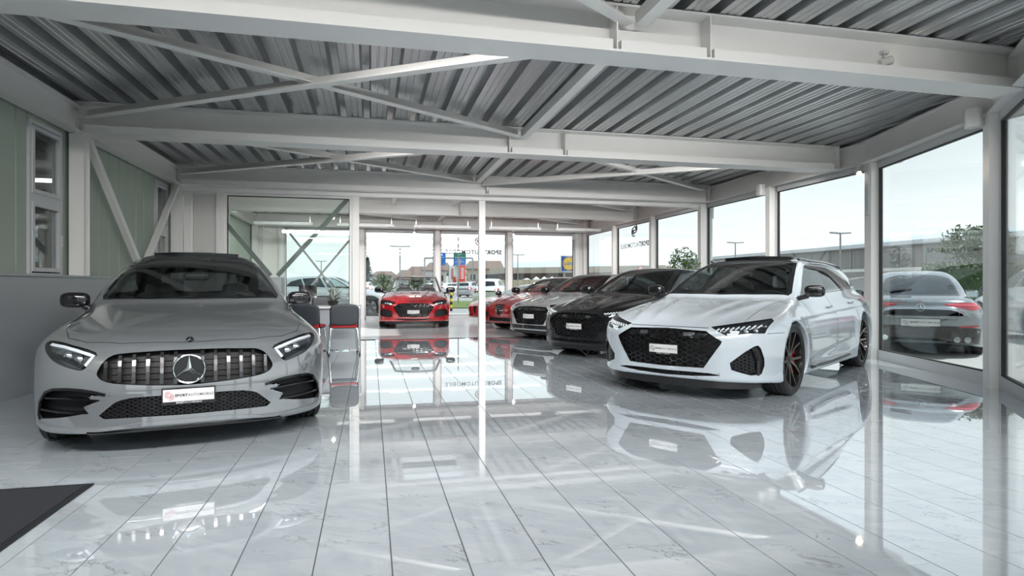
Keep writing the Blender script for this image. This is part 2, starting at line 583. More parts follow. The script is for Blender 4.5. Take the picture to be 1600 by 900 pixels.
# ---------------------------------------------------------------- ceiling: trapezoidal steel deck, one sheet per rib group and bay
def deck_profile(x0, n, mirror=False):
    pts = []
    z0, z1 = 3.345, 3.455
    for k in range(n):
        a = x0 + 0.31 * k
        pts += [(a, z0), (a + 0.055, z0), (a + 0.062, z0 + 0.007), (a + 0.072, z0 + 0.007), (a + 0.079, z0), (a + 0.125, z0), (a + 0.132, z0 + 0.007), (a + 0.142, z0 + 0.007), (a + 0.149, z0), (a + 0.196, z0), (a + 0.216, z1), (a + 0.290, z1)]
    pts.append((x0 + 0.31 * n, z0))
    return pts
ceil = empty('ceiling', (0, 0, 0))
ceil['kind'] = 'structure'
SKY = (0.75, 2.30, 13.2, 16.0)
for bi in range(len(BEAMS) - 1):
    y0, y1 = BEAMS[bi], BEAMS[bi + 1]
    x = -3.72
    while x < 7.55:
        n = 3
        pr = deck_profile(x, n)
        xa, xb = x, x + 0.31 * n
        segs = [(y0, y1)]
        if bi == 4 and xb > SKY[0] + 0.1 and xa < SKY[1] - 0.1:
            segs = [(y0, SKY[2]), (SKY[3], y1)]
        for a, b in segs:
            V, Fs = [], []
            for px, pz in pr: V += [(px, a, pz), (px, b, pz)]
            for k in range(len(pr) - 1): Fs.append((2 * k, 2 * k + 1, 2 * k + 3, 2 * k + 2))
            for px, pz in pr: V += [(px, a, pz + 0.004), (px, b, pz + 0.004)]
            q = 2 * len(pr)
            for k in range(len(pr) - 1): Fs.append((q + 2 * k, q + 2 * k + 2, q + 2 * k + 3, q + 2 * k + 1))
            new_obj('deck_sheet', make_mesh('deck_sheet', V, Fs, M_deck), ceil)
        x += 0.31 * n
rf = MB()
for (xa, xb, ya, yb) in ((-3.9, SKY[0], Y_FRONT - 0.4, 20.9), (SKY[1], 7.75, Y_FRONT - 0.4, 20.9), (SKY[0], SKY[1], Y_FRONT - 0.4, SKY[2]), (SKY[0], SKY[1], SKY[3], 20.9)):
    rf.box(xa, xb, ya, yb, 3.47, 3.62)
rf.build('roof_insulation', M_white, ceil)
ku = MB()
for (xa, xb, ya, yb) in ((SKY[0] - 0.06, SKY[0], SKY[2], SKY[3]), (SKY[1], SKY[1] + 0.06, SKY[2], SKY[3]), (SKY[0] - 0.06, SKY[1] + 0.06, SKY[2] - 0.06, SKY[2]), (SKY[0] - 0.06, SKY[1] + 0.06, SKY[3], SKY[3] + 0.06)):
    ku.box(xa, xb, ya, yb, 3.34, 3.80)
ku.build('skylight_kerb', M_white, ceil)
kg = MB()
kg.box(SKY[0], SKY[1], SKY[2], SKY[3], 3.74, 3.76)
kg.build('skylight_pane', glass('milky skylight', (0.92, 0.93, 0.93, 1), 0.04), ceil)

# ---------------------------------------------------------------- steel frame
GIRDERS = []
def beam_end_x(y):
    return min(right_limit(y) - 0.12, 7.32)
for bi, y in enumerate(BEAMS):
    xr = beam_end_x(y) if bi > 1 else 4.9
    b = empty('roof_beam', (0, y, 0))
    GIRDERS.append(b)
    b['kind'] = 'structure'
    m = MB()
    m.ibeam((-3.50, 0, 3.150), (xr, 0, 3.150), 0.32, 0.38, 0.018, 0.012)
    m.build('girder', M_white, b)
    for xs in ((1.9, 2.72) if bi in (2, 3) else (2.3,)):
        s_ = MB()
        s_.box(xs - 0.006, xs + 0.006, -0.155, -0.006, 2.978, 3.322)
        s_.box(xs - 0.006, xs + 0.006, 0.006, 0.155, 2.978, 3.322)
        s_.build('stiffener', M_white, b)
    st_ = [-3.42] + ([1.9, 2.72] if bi in (2, 3) else [2.3]) + [xr - 0.05]
    for xa, xb in zip(st_[:-1], st_[1:]):
        s_ = MB()
        s_.box(xa + 0.035, xb - 0.035, -0.150, -0.085, 2.978, 3.058)
        s_.build('cable_duct', M_white, b)
    for xs in (-3.5, xr - 0.012):
        s_ = MB()
        s_.box(xs, xs + 0.014, -0.16, 0.16, 2.95, 3.345)
        for dy in (-0.07, 0.07):
            for dz in (3.03, 3.25):
                s_.cyl((xs - 0.012, dy, dz), (xs + 0.026, dy, dz), 0.014, 6)
        s_.build('end_plate', M_white, b)

LANG = [(-0.055, -0.055), (0.055, -0.055), (0.055, -0.045), (-0.045, -0.045), (-0.045, 0.055), (-0.055, 0.055)]
M_bracebacklit = mat('backlit white brace', (0.22, 0.225, 0.225, 1), 0.45, noise=.04, scale=3)  # white brace steel, colour darkened to imitate its backlit shade
def brace(p, q, name='roof_brace', poly=LANG, m_=None):
    m = MB()
    m.sect(p, q, poly)
    return struct(m.build(name, m_ or M_white))
zb_ = 3.25
brace((-3.40, 4.80, zb_), (2.05, 8.38, zb_))
brace((-3.40, 8.38, zb_ - 0.06), (2.05, 4.80, zb_ - 0.06))
brace((2.12, 4.80, zb_), (2.12, 8.40, zb_))
brace((2.12, 0.92, zb_), (2.12, 4.56, zb_))
brace((-3.40, 0.92, zb_), (2.02, 4.56, zb_))
brace((-3.40, 8.66, zb_), (2.05, 12.26, zb_))
brace((-3.40, 12.26, zb_ - 0.06), (2.05, 8.66, zb_ - 0.06))
brace((2.20, 8.66, zb_), (7.20, 12.26, zb_))
brace((2.20, 12.26, zb_ - 0.06), (7.20, 8.66, zb_ - 0.06))
brace((2.12, 8.66, zb_), (2.12, 12.27, zb_))
brace((2.12, 12.55, zb_), (2.12, 16.12, zb_ ))
brace((0.55, 12.55, zb_), (0.55, 16.12, zb_))
brace((2.20, 12.55, zb_), (7.2, 16.12, zb_))
brace((-3.40, 16.40, zb_), (2.05, 20.05, zb_))
brace((2.12, 16.40, zb_), (2.12, 20.05, zb_))
brace((2.20, 16.40, zb_), (7.2, 20.05, zb_))

def column(x, y, z0, z1, w=0.16, d=0.16, kind='h', ang=0.0, name='steel_column'):
    m = MB()
    R = Matrix.Rotation(ang, 3, 'Z')
    if kind == 'h':
        m.sect((x, y, z0), (x, y, z1), [(-w / 2, -d / 2), (w / 2, -d / 2), (w / 2, -d / 2 + .012), (.005, -d / 2 + .012), (.005, d / 2 - .012), (w / 2, d / 2 - .012), (w / 2, d / 2), (-w / 2, d / 2), (-w / 2, d / 2 - .012), (-.005, d / 2 - .012), (-.005, -d / 2 + .012), (-w / 2, -d / 2 + .012)], up=(0, 1, 0))
    else:
        m.cbox((x, y, (z0 + z1) / 2), (w, d, z1 - z0), R)
    return struct(m.build(name, M_white))
# left wall columns standing behind the parapet
for y in BEAMS:
    column(-3.50, y, 0.0, 2.96, 0.16, 0.17)
# eaves beam along the left wall
m = MB()
m.ibeam((-3.50, Y_FRONT, 3.125), (-3.50, 12.5, 3.125), 0.16, 0.31, 0.014, 0.008)
struct(m.build('eaves_beam', M_white))
m = MB()
m.ibeam((-3.50, 12.75, 3.125), (-3.50, 20.5, 3.125), 0.16, 0.31, 0.014, 0.008)
struct(m.build('eaves_beam', M_white))
# V braces on the left wall
SQ = [(-0.04, -0.04), (0.04, -0.04), (0.04, 0.04), (-0.04, 0.04)]
brace((-3.47, 8.68, 2.93), (-3.47, 10.48, 1.36), 'wall_brace', SQ)
brace((-3.47, 12.30, 2.93), (-3.47, 10.58, 1.36), 'wall_brace', SQ)
brace((-3.25, 12.80, 2.93), (-1.93, 12.80, 1.30), 'wall_brace', SQ, M_bracebacklit)
brace((-0.40, 12.80, 2.93), (-1.80, 12.80, 1.30), 'wall_brace', SQ, M_bracebacklit)
brace((-2.62, 20.36, 2.90), (-0.48, 20.36, 0.10), 'wall_brace', [(-0.03, -0.03), (0.03, -0.03), (0.03, 0.03), (-0.03, 0.03)], M_bracebacklit)
brace((-0.42, 20.44, 2.90), (-2.66, 20.44, 0.10), 'wall_brace', [(-0.03, -0.03), (0.03, -0.03), (0.03, 0.03), (-0.03, 0.03)], M_bracebacklit)

# ---------------------------------------------------------------- left wall
wl = empty('wall_left', (0, 0, 0))
wl['kind'] = 'structure'
LWIN = [(7.60, 8.32), (11.55, 12.20), (-1.2, -0.4), (3.2, 3.9)]
y = Y_FRONT
def panel_box(y0, y1, z0=1.0, z1=3.40):
    m = MB()
    x = X_L
    v = [(x, y0 + 0.010), (x, y1 - 0.010), (x - 0.03, y1), (x - 0.06, y1), (x - 0.06, y0), (x - 0.03, y0)]
    m._add([(a, b, z0) for a, b in v] + [(a, b, z1) for a, b in v], [(i, (i + 1) % 6, 6 + (i + 1) % 6, 6 + i) for i in range(6)] + [(5, 4, 3, 2, 1, 0), (6, 7, 8, 9, 10, 11)])
    return m.build('wall_panel', M_green, wl)
while y < 20.6:
    y1 = min(y + 0.335, 20.62)
    pieces = [(y, y1)]
    for a, b in LWIN:
        nxt = []
        for p, q in pieces:
            if q <= a or p >= b: nxt.append((p, q))
            else:
                if p < a - 0.02: nxt.append((p, a))
                if q > b + 0.02: nxt.append((b, q))
        pieces = nxt
    for p, q in pieces:
        if q - p > 0.03: panel_box(p, q)
    y = y1
for a, b in LWIN:
    m = MB(); m.box(X_L - 0.06, X_L, a, b, 2.90, 3.40); m.box(X_L - 0.06, X_L, a, b, 1.0, 1.22)
    m.build('window_apron', M_green, wl)
wcount = [0]
def next_window():
    wcount[0] += 1
    w = empty('window_%d' % wcount[0], (0, 0, 0))
    w['kind'] = 'structure'
    return w
def bar_frame(mb, p, q, z0, z1, wd, dp, n):
    """rectangular frame between plan points p and q; n = plan normal"""
    p, q = Vector((p[0], p[1], 0)), Vector((q[0], q[1], 0))
    d = (q - p).normalized()
    up = Vector((0, 0, 1))
    for a, b in ((z0 + wd / 2, 0), (z1 - wd / 2, 0)):
        mb.bar(p + up * a, q + up * a, dp, wd)
    for s_ in (p + d * wd / 2, q - d * wd / 2):
        mb.bar(s_ + up * (z0 + wd), s_ + up * (z1 - wd), dp, wd, up=tuple(d))
def pane_between(parent, p, q, z0, z1, mt, th=0.012, name='pane'):
    p, q = Vector((p[0], p[1], (z0 + z1) / 2)), Vector((q[0], q[1], (z0 + z1) / 2))
    m = MB()
    m.bar(p, q, th, z1 - z0)
    return m.build(name, mt, parent)
for a, b in LWIN:
    w = next_window()
    m = MB()
    bar_frame(m, (X_L - 0.02, a), (X_L - 0.02, b), 1.20, 2.92, 0.045, 0.09, None)
    m.bar((X_L - 0.02, a + .055, 2.07), (X_L - 0.02, b - .055, 2.07), 0.08, 0.10)
    m.build('window_frame', M_frame, w)
    for z0, z1 in ((1.26, 2.02), (2.12, 2.86)):
        sh = MB()
        bar_frame(sh, (X_L + 0.012, a + 0.045), (X_L + 0.012, b - 0.045), z0, z1, 0.045, 0.05, None)
        sh.build('sash', M_frame, w)
        pane_between(w, (X_L, a + 0.085), (X_L, b - 0.085), z0 + 0.04, z1 - 0.04, M_pane)
    hd = MB()
    hd.bar((X_L + 0.05, b - 0.07, 1.56), (X_L + 0.05, b - 0.07, 1.70), 0.02, 0.02, up=(0, 1, 0))
    hd.build('window_handle', M_frame, w)
# low grey parapet in front of the panels
m = MB()
m.box(-3.58, -3.40, Y_FRONT, 12.45, 0.0, 1.20)
m.box(-3.60, -3.385, Y_FRONT, 12.45, 1.20, 1.225)
struct(m.build('baseboard_left', M_greypanel))
# hall seen through the left wall windows
m = MB()
m.box(-10.2, -10.0, -3, 16.6, 0, 3.5)
m.box(-10.2, -10.0, 19.6, 20.6, 0, 3.5)
m.box(-10.2, -10.0, 16.6, 19.6, 0, 0.7)
m.box(-10.2, -10.0, 16.6, 19.6, 1.75, 3.5)
m.box(-10.2, -3.70, 20.5, 20.6, 0, 3.5)
m.box(-10.2, -3.70, -3.2, -3.0, 0, 3.5)
m.box(-10.2, -3.75, -3, 20.6, 3.40, 3.6)
m.box(-10.2, -3.70, -3, 20.6, -0.1, 0.0)
struct(m.build('wall_hall', M_dark))
for y in (10.5, 13.5, 16.5):
    m = MB()
    m.box(-7.2, -5.8, y - 0.05, y + 0.05, 3.10, 3.16)
    o = m.build('hall_tube_light', mat('hall tube', (0.9, 0.9, 0.9, 1), 0.5, emit=(1, 0.98, 0.95, 1), estr=4.0))
    tag(o, 'fluorescent tube glowing in the dark hall behind the left wall, %s' % {10.5: 'the nearest', 13.5: 'the middle one', 16.5: 'the farthest'}[y], 'lamp', 'tubes in the hall')

# ---------------------------------------------------------------- right facade
def corner_post(x, y, ang=0.0, w=0.125, z1=2.97):
    m = MB()
    R = Matrix.Rotation(ang, 3, 'Z')
    m.cbox((x, y, z1 / 2), (w, w, z1), R)
    m.cbox((x, y, z1 - 0.01), (w + 0.05, w + 0.05, 0.02), R)
    o = struct(m.build('facade_post', M_white))
    return o
def bay(p, q, inset0=0.10, inset1=0.10, z0=0.0, z1=2.97, head=0.10, sill=0.14, out=0.06, split=None):
    """glazed bay standing just outside the posts"""
    p, q = Vector((p[0], p[1], 0)), Vector((q[0], q[1], 0))
    d = (q - p).normalized()
    n = Vector((d.y, -d.x, 0)) * out
    a, b = p + d * inset0 + n, q - d * inset1 + n
    w = next_window()
    m = MB()
    up = Vector((0, 0, 1))
    m.bar(a + up * (z0 + sill / 2), b + up * (z0 + sill / 2), 0.07, sill)
    m.bar(a + up * (z1 - head / 2), b + up * (z1 - head / 2), 0.07, head)
    for s_ in (a, b):
        m.bar(s_ + up * z0, s_ + up * z1, 0.07, 0.055, up=tuple(d))
    m.build('window_frame', M_frame, w)
    g = MB()
    gw = 0.012
    a2, b2 = a + d * 0.028, b - d * 0.028
    g.bar(a2 + up * (z0 + sill + gw / 2), b2 + up * (z0 + sill + gw / 2), 0.05, gw)
    g.bar(a2 + up * (z1 - head - gw / 2), b2 + up * (z1 - head - gw / 2), 0.05, gw)
    for s_ in (a2 + d * gw / 2, b2 - d * gw / 2):
        g.bar(s_ + up * (z0 + sill), s_ + up * (z1 - head), 0.05, gw, up=tuple(d))
    g.build('gasket', M_gasket, w)
    pane_between(w, a2, b2, z0 + sill, z1 - head, M_pane)
    return w
SIDEW = []
YP = [7.80, 10.20, 12.65, 15.20, 17.85, 20.55]
for y in YP:
    corner_post(7.38, y)
for a, b in zip(YP[:-1], YP[1:]):
    SIDEW.append(bay((7.40, a), (7.40, b)))

corner_post(PA[0], PA[1], math.radians(-29), 0.15)
bay(PA, PB, 0.10, 0.06)
bay(PC, PA, 0.06, 0.10)
corner_post(PC[0], PC[1], math.radians(-20), 0.15)
bay(PD, PC, 0.1, 0.1)
for p, q in ((( 7.40, 7.9), (7.40, 20.5)), ((PA[0], PA[1]), (7.38, 7.9)), (PC, PA), (PD, PC)):
    m = MB()
    m.ibeam((p[0], p[1], 3.135), (q[0], q[1], 3.135), 0.15, 0.33, 0.016, 0.009)
    struct(m.build('eaves_beam', M_white))
# ---------------------------------------------------------------- back facade
XB = [-2.78, -0.30, 2.17, 4.65, 7.10]
for x in XB + [-3.42]:
    corner_post(x, Y_BACK, 0, 0.15)
BACKW = []
for a, b in zip(XB[:-1], XB[1:]):
    BACKW.append(bay((b, Y_BACK), (a, Y_BACK), 0.10, 0.10, sill=0.10))
m = MB()
m.box(-3.6, -2.70, Y_BACK + 0.03, Y_BACK + 0.10, 0, 3.0)
m.box(7.16, 7.46, Y_BACK + 0.03, Y_BACK + 0.10, 0, 3.0)
m.box(-3.6, 7.5, Y_BACK - 0.02, Y_BACK + 0.1, 2.97, 3.47)
struct(m.build('wall_back', M_white))
# ---------------------------------------------------------------- front facade behind the viewer
XF = [-3.4, -1.3, 0.8, 2.9, 4.95]
for x in XF:
    corner_post(x, Y_FRONT, 0, 0.15)
for a, b in zip(XF[:-1], XF[1:]):
    bay((a, Y_FRONT), (b, Y_FRONT), 0.10, 0.10, sill=0.10)
m = MB()
m.box(-3.7, 5.1, Y_FRONT - 0.1, Y_FRONT + 0.02, 2.97, 3.47)
struct(m.build('wall_front', M_white))
# roof fascia all round, outside
m = MB()
m.box(7.50, 7.75, 7.6, 20.9, 2.95, 3.62)
m.bar((7.60, 7.7, 3.29), (6.72, 5.15, 3.29), 0.2, 0.66)
m.bar((6.72, 5.20, 3.29), (5.02, 3.20, 3.29), 0.2, 0.66)
struct(m.build('trim_1', M_white))
# ---------------------------------------------------------------- partition below the fourth girder
pt = empty('wall_partition', (0, Y_PART, 0))
pt['kind'] = 'structure'
def ppart(name, mt, boxes):
    m = MB()
    for b in boxes: m.box(*b)
    return m.build(name, mt, pt)
ppart('head_rail', M_white, [(-3.42, 7.30, -0.12, 0.06, 2.875, 2.958)])
for x in (-3.36, -2.80, -0.30, 2.255):
    ppart('post', M_white, [(x - 0.065, x + 0.065, -0.075, 0.075, 0, 2.88)])
ppart('infill_board', M_whitepanel, [(-3.27, -2.89, -0.03, 0.03, 0.1, 2.84)])
ppart('board_rail', M_white, [(-3.30, -2.86, -0.05, 0.05, 2.84, 2.876), (-3.30, -2.86, -0.05, 0.05, 0, 0.1), (-3.30, -3.275, -0.05, 0.05, 0.1, 2.84), (-2.885, -2.86, -0.05, 0.05, 0.1, 2.84)])
ppart('pane_frame', M_white, [(-2.74, -0.36, -0.045, 0.045, 2.83, 2.876), (-2.74, -0.36, -0.045, 0.045, 0.0, 0.1), (-2.74, -2.68, -0.045, 0.045, 0.1, 2.83), (-0.42, -0.36, -0.045, 0.045, 0.1, 2.83)])
ppart('gasket', M_gasket, [(-2.68, -0.42, -0.02, 0.02, 2.815, 2.83), (-2.68, -2.668, -0.02, 0.02, 0.1, 2.815), (-0.432, -0.42, -0.02, 0.02, 0.1, 2.815)])
ppart('pane', M_pane_t, [(-2.668, -0.432, -0.006, 0.006, 0.1, 2.815)])
column(7.30, Y_PART - 0.1, 0, 2.95, 0.14, 0.14, 'box')
# ---------------------------------------------------------------- lettering on the glass, read from outside
def glass_lettering(win, o, ux, width, fx, red=True):
    # reads correctly from outside, so from indoors the words are mirrored
    o, ux = Vector(o), Vector(ux)
    P, Fs = place_text(sport_text(), o, ux, (0, 0, 1), width, 0.001)
    ink = mat('anthracite vinyl film', (0.06, 0.06, 0.065, 1), 0.5)
    new_obj('lettering', make_mesh('lettering', P, Fs, ink), win)
    m = MB()
    spiral_logo(m, o + ux * width * fx + Vector((0, 0, 0.50)), ux, (0, 0, 1), 0.36, 0.016)
    m.build('logo', mat('crimson vinyl film', (0.45, 0.02, 0.05, 1), 0.5) if red else ink, win)
glass_lettering(BACKW[2], (4.384, Y_BACK + 0.045, 2.18), (-1, 0, 0), 1.95, 0.36)
glass_lettering(SIDEW[3], (7.45, 15.55, 2.22), (0, 1, 0), 1.95, 0.47, False)
m = MB()
m.box(7.295, 7.318, 7.765, 7.835, 2.17, 2.96)
struct(m.build('trim_2', M_frame))
# ---------------------------------------------------------------- car bodies: smooth implicit shells, meshed with exact normals
def curve(pts):
    """monotone cubic through (x, y) points"""
    pts = sorted(pts)
    X = np.array([p[0] for p in pts], float)
    Y = np.array([p[1] for p in pts], float)
    h = np.diff(X)
    d = np.diff(Y) / h
    m = np.zeros(len(X))
    m[0], m[-1] = d[0], d[-1]
    for i in range(1, len(X) - 1):
        if d[i - 1] * d[i] > 0:
            w1, w2 = 2 * h[i] + h[i - 1], h[i] + 2 * h[i - 1]
            m[i] = (w1 + w2) / (w1 / d[i - 1] + w2 / d[i])
    def f(x):
        x = np.asarray(x, float)
        xc = np.clip(x, X[0], X[-1])
        i = np.clip(np.searchsorted(X, xc) - 1, 0, len(h) - 1)
        t = (xc - X[i]) / h[i]
        a, b = Y[i], Y[i + 1]
        r = a * (1 + 2 * t) * (1 - t) ** 2 + m[i] * h[i] * t * (1 - t) ** 2 + b * t * t * (3 - 2 * t) - m[i + 1] * h[i] * t * t * (1 - t)
        return r + (x - xc) * np.where(x < X[0], m[0], m[-1])
    return f

def smax(a, b, r):
    h = np.maximum(r - np.abs(a - b), 0) / r
    return np.maximum(a, b) + h * h * r * 0.25

def smin(a, b, r):
    return -smax(-a, -b, r)

def sstep(a, b, x):
    t = np.clip((x - a) / (b - a), 0, 1)
    return t * t * (3 - 2 * t)

def car_sdf(P):
    """distance-like field of a car shell from its profile curves (x forward from the front axle, z up)"""
    top, wid, sec, nose, npl, tail, tpl = (curve(P[k]) for k in ('top', 'width', 'section', 'nose', 'nose_plan', 'tail', 'tail_plan'))
    bot = curve(P['bottom'])
    G = P.get('gh')
    if G:
        gside, groof = curve(G['side']), curve(G['roof'])
    wb, ra, zw = P['wb'], P['arch'], P['zw']
    rts, rtf, rfs = P.get('rts', 0.12), P.get('rtf', 0.09), P.get('rfs', 0.14)
    def f(x, y, z):
        y = np.abs(y)
        w = wid(x)
        t = y / np.maximum(w, 0.2)
        zt = top(x) - P['crown'] * t ** 2 - P.get('crown6', 0.05) * t ** 6
        for (xa, xb, ya, yb, hh, ww) in P.get('ridges', ()):         # raised creases along the bonnet
            yc = ya + (yb - ya) * (x - xa) / (xb - xa)
            k = sstep(min(xa, xb) - 0.15, min(xa, xb) + 0.25, x) * (1 - sstep(max(xa, xb) - 0.25, max(xa, xb) + 0.1, x))
            e = (y - yc) / ww
            zt = zt + k * hh * np.where(e < 0, 1 / (1 + 0.15 * e * e), np.exp(-e * e)) if hh > 0 else zt + k * hh * np.exp(-e * e)
        ft = (z - zt) * 0.92
        side = w - sec(z)
        dw = None
        for xw in (0.0, -wb):
            d = np.sqrt((x - xw) ** 2 + (z - zw) ** 2)
            side = side + P.get('flare', 0.02) * np.exp(-((d - ra) / P.get('flare_w', 0.16)) ** 2) * sstep(0.2, 0.42, z)
        for (z0, z1, xa, xb, dep, ww) in P.get('creases', ()):        # pressed lines along the flanks
            zc = z0 + (z1 - z0) * (x - xa) / (xb - xa)
            k = sstep(min(xa, xb) - 0.1, min(xa, xb) + 0.3, x) * (1 - sstep(max(xa, xb) - 0.3, max(xa, xb) + 0.1, x))
            e = (z - zc) / ww
            side = side - k * dep * np.where(e < 0, np.exp(-(e * 0.55) ** 2), np.exp(-(e * 3.0) ** 2))
        fs = y - side
        ff = x - (nose(z) - npl(y))
        fr = (tail(z) + tpl(y)) - x
        fb = bot(x) - z
        b = smax(fs, ft, rts)
        b = smax(b, ff, rtf) if rfs == rtf else smax(smax(ft, ff, rtf), smax(b, ff, rfs), 0.02)
        b = smax(b, fr, P.get('rr', 0.12))
        b = smax(b, fb, 0.04)
        if G:
            zb = G['zb']
            dz = z - zb
            gs = (y - (gside(x) - G['tum'] * dz - G.get('tum2', 0.0) * dz * np.abs(dz))) * 0.9
            xw_, sl, cw = G['ws']
            gw = (x - (xw_ - sl * dz - cw * y ** 2 - G.get('wsc', 0.0) * dz * np.abs(dz))) / math.sqrt(1 + sl * sl)
            xr_, slr, cr_ = G['rg']
            gr = ((xr_ + slr * dz + cr_ * y ** 2 + G.get('rgc', 0.0) * dz * np.abs(dz)) - x) / math.sqrt(1 + slr * slr)
            gt = z - (groof(x) - G['rcr'] * y ** 2)
            g = smax(smax(gs, gt, G.get('rs', 0.10)), gw, G.get('rw', 0.07))
            g = smax(g, gr, G.get('rrg', 0.12))
            g = smax(g, zb - 0.25 - z, 0.02)
            b = smin(b, g, G.get('blend', 0.05))
        for xw in (0.0, -wb):
            d = np.sqrt((x - xw) ** 2 + (z - zw) ** 2) - ra
            b = smax(b, -smax(d, P.get('arch_in', 0.58) - y, 0.02), 0.016)
        return b
    return f

def surface_net(f, lo, hi, h):
    ax = [np.arange(a, b + h, h) for a, b in zip(lo, hi)]
    X, Y, Z = ax[0][:, None, None], ax[1][None, :, None], ax[2][None, None, :]
    v = f(X, Y, Z)
    v = np.broadcast_to(v, (len(ax[0]), len(ax[1]), len(ax[2])))
    s = v < 0
    nx, ny, nz = v.shape
    c = s[:-1, :-1, :-1].astype(np.int8)
    tot = np.zeros((nx - 1, ny - 1, nz - 1), np.int8)
    offs = [(i, j, k) for i in (0, 1) for j in (0, 1) for k in (0, 1)]
    for i, j, k in offs:
        tot += s[i:nx - 1 + i, j:ny - 1 + j, k:nz - 1 + k]
    cells = np.argwhere((tot > 0) & (tot < 8))
    idx = -np.ones((nx - 1, ny - 1, nz - 1), np.int32)
    idx[tuple(cells.T)] = np.arange(len(cells))
    cv = np.stack([v[cells[:, 0] + i, cells[:, 1] + j, cells[:, 2] + k] for i, j, k in offs], 1)
    acc = np.zeros((len(cells), 3))
    cnt = np.zeros(len(cells))
    for a in range(8):
        for b in range(a + 1, 8):
            oa, ob = np.array(offs[a]), np.array(offs[b])
            if np.abs(oa - ob).sum() != 1: continue
            va, vb = cv[:, a], cv[:, b]
            m = (va < 0) != (vb < 0)
            t = np.where(m, va / np.where(m, va - vb, 1), 0)
            acc += np.where(m[:, None], oa + t[:, None] * (ob - oa), 0)
            cnt += m
    P = np.stack([ax[d][cells[:, d]] for d in range(3)], 1) + acc / cnt[:, None] * h
    quads = []
    for d in range(3):
        a, b = [(1, 2), (2, 0), (0, 1)][d]
        sl0 = [slice(1, -1)] * 3; sl0[d] = slice(0, -1)
        sl1 = [slice(1, -1)] * 3; sl1[d] = slice(1, None)
        s0, s1 = s[tuple(sl0)], s[tuple(sl1)]
        e = np.argwhere(s0 != s1)
        flip = s0[tuple(e.T)]
        base = e + 1
        base[:, d] -= 1
        def at(da, db):
            q = base.copy(); q[:, a] += da; q[:, b] += db
            return idx[tuple(q.T)]
        q = np.stack([at(-1, -1), at(0, -1), at(0, 0), at(-1, 0)], 1)
        q[~flip] = q[~flip][:, ::-1]
        quads.append(q)
    return P, np.concatenate(quads)

def sdf_grad(f, P, e=1.5e-3):
    x, y, z = P[:, 0], P[:, 1], P[:, 2]
    g = np.stack([f(x + e, y, z) - f(x - e, y, z), f(x, y + e, z) - f(x, y - e, z), f(x, y, z + e) - f(x, y, z - e)], 1) / (2 * e)
    return g

def sdf_normals(f, P):
    g = sdf_grad(f, P)
    return g / np.maximum(np.linalg.norm(g, axis=1), 1e-6)[:, None]

def settle(f, P, it=3):
    for _ in range(it):
        g = sdf_grad(f, P)
        v = f(P[:, 0], P[:, 1], P[:, 2])
        st = np.clip(v / np.maximum((g * g).sum(1), 0.05), -0.03, 0.03)
        P = P - g * st[:, None]
    return P

def project(f, O, D, L=3.0, n=150):
    """first hit of rays O + t D with the shell"""
    O, D = np.asarray(O, float), np.asarray(D, float)
    ts = np.linspace(0, L, n)
    v = f(O[:, 0, None] + ts * D[:, 0, None], O[:, 1, None] + ts * D[:, 1, None], O[:, 2, None] + ts * D[:, 2, None])
    hit = v < 0
    i = np.where(hit.any(1), hit.argmax(1), np.abs(v).argmin(1))
    lo, hi = ts[np.maximum(i - 1, 0)], ts[i]
    for _ in range(18):
        m = (lo + hi) / 2
        q = O + m[:, None] * D
        c = f(q[:, 0], q[:, 1], q[:, 2]) < 0
        hi = np.where(c, m, hi)
        lo = np.where(c, lo, m)
    return O + hi[:, None] * D
# ---------------------------------------------------------------- car builder
M_tyre = mat('tyre rubber', (0.013, 0.013, 0.014, 1), 0.55, noise=0.15, bump=0.15, bscale=120)
M_gloss = mat('gloss black trim', (0.006, 0.006, 0.007, 1), 0.08, coat=0.5, noise=0.05)
M_satin = mat('satin black plastic', (0.011, 0.011, 0.012, 1), 0.32, noise=0.1)
M_matte = mat('matt black plastic', (0.010, 0.010, 0.011, 1), 0.6, noise=0.1)
M_cabin = mat('charcoal cabin trim', (0.016, 0.016, 0.017, 1), 0.65, noise=0.15)
M_leather = mat('dark leather', (0.030, 0.029, 0.029, 1), 0.42, bump=0.2, bscale=200)
M_rimdark = mat('dark metallic wheel', (0.035, 0.034, 0.034, 1), 0.18, metal=0.7, noise=0.05)
M_rimcut = mat('turned bronze grey wheel face', (0.24, 0.205, 0.185, 1), 0.2, metal=0.9, noise=0.05)
M_disc = mat('brake disc steel', (0.25, 0.25, 0.25, 1), 0.3, metal=0.9, noise=0.05)
M_red = mat('red enamel', (0.50, 0.012, 0.016, 1), 0.3, noise=0.05)
M_lampback = mat('lamp reflector', (0.28, 0.29, 0.31, 1), 0.16, metal=0.9, noise=0.1, scale=30)
M_lampdark = mat('smoked lamp housing', (0.02, 0.021, 0.024, 1), 0.12, metal=0.3, noise=0.1, scale=30)
M_drl = mat('white light guide', (0.80, 0.83, 0.86, 1), 0.25, noise=0.02)
M_lens = glass('clear lamp lens', (0.93, 0.95, 0.97, 1), 0.05)
M_carglass = glass('tinted car glass', (0.62, 0.67, 0.65, 1), 0.13)
M_cardark = glass('privacy car glass', (0.16, 0.18, 0.185, 1), 0.08)
M_plate = mat('white number plate', (0.58, 0.58, 0.575, 1), 0.3, noise=0.02)
M_ink = mat('dark grey print', (0.012, 0.012, 0.014, 1), 0.5)
M_inkred = mat('crimson print', (0.45, 0.015, 0.04, 1), 0.5)
M_taillamp = mat('red lamp glass', (0.42, 0.008, 0.02, 1), 0.08, coat=0.6, noise=0.1, scale=20)
M_mirrorg = mat('mirror glass', (0.75, 0.77, 0.78, 1), 0.02, metal=1.0)
LINING = (0.012, 0.012, 0.012, 1)

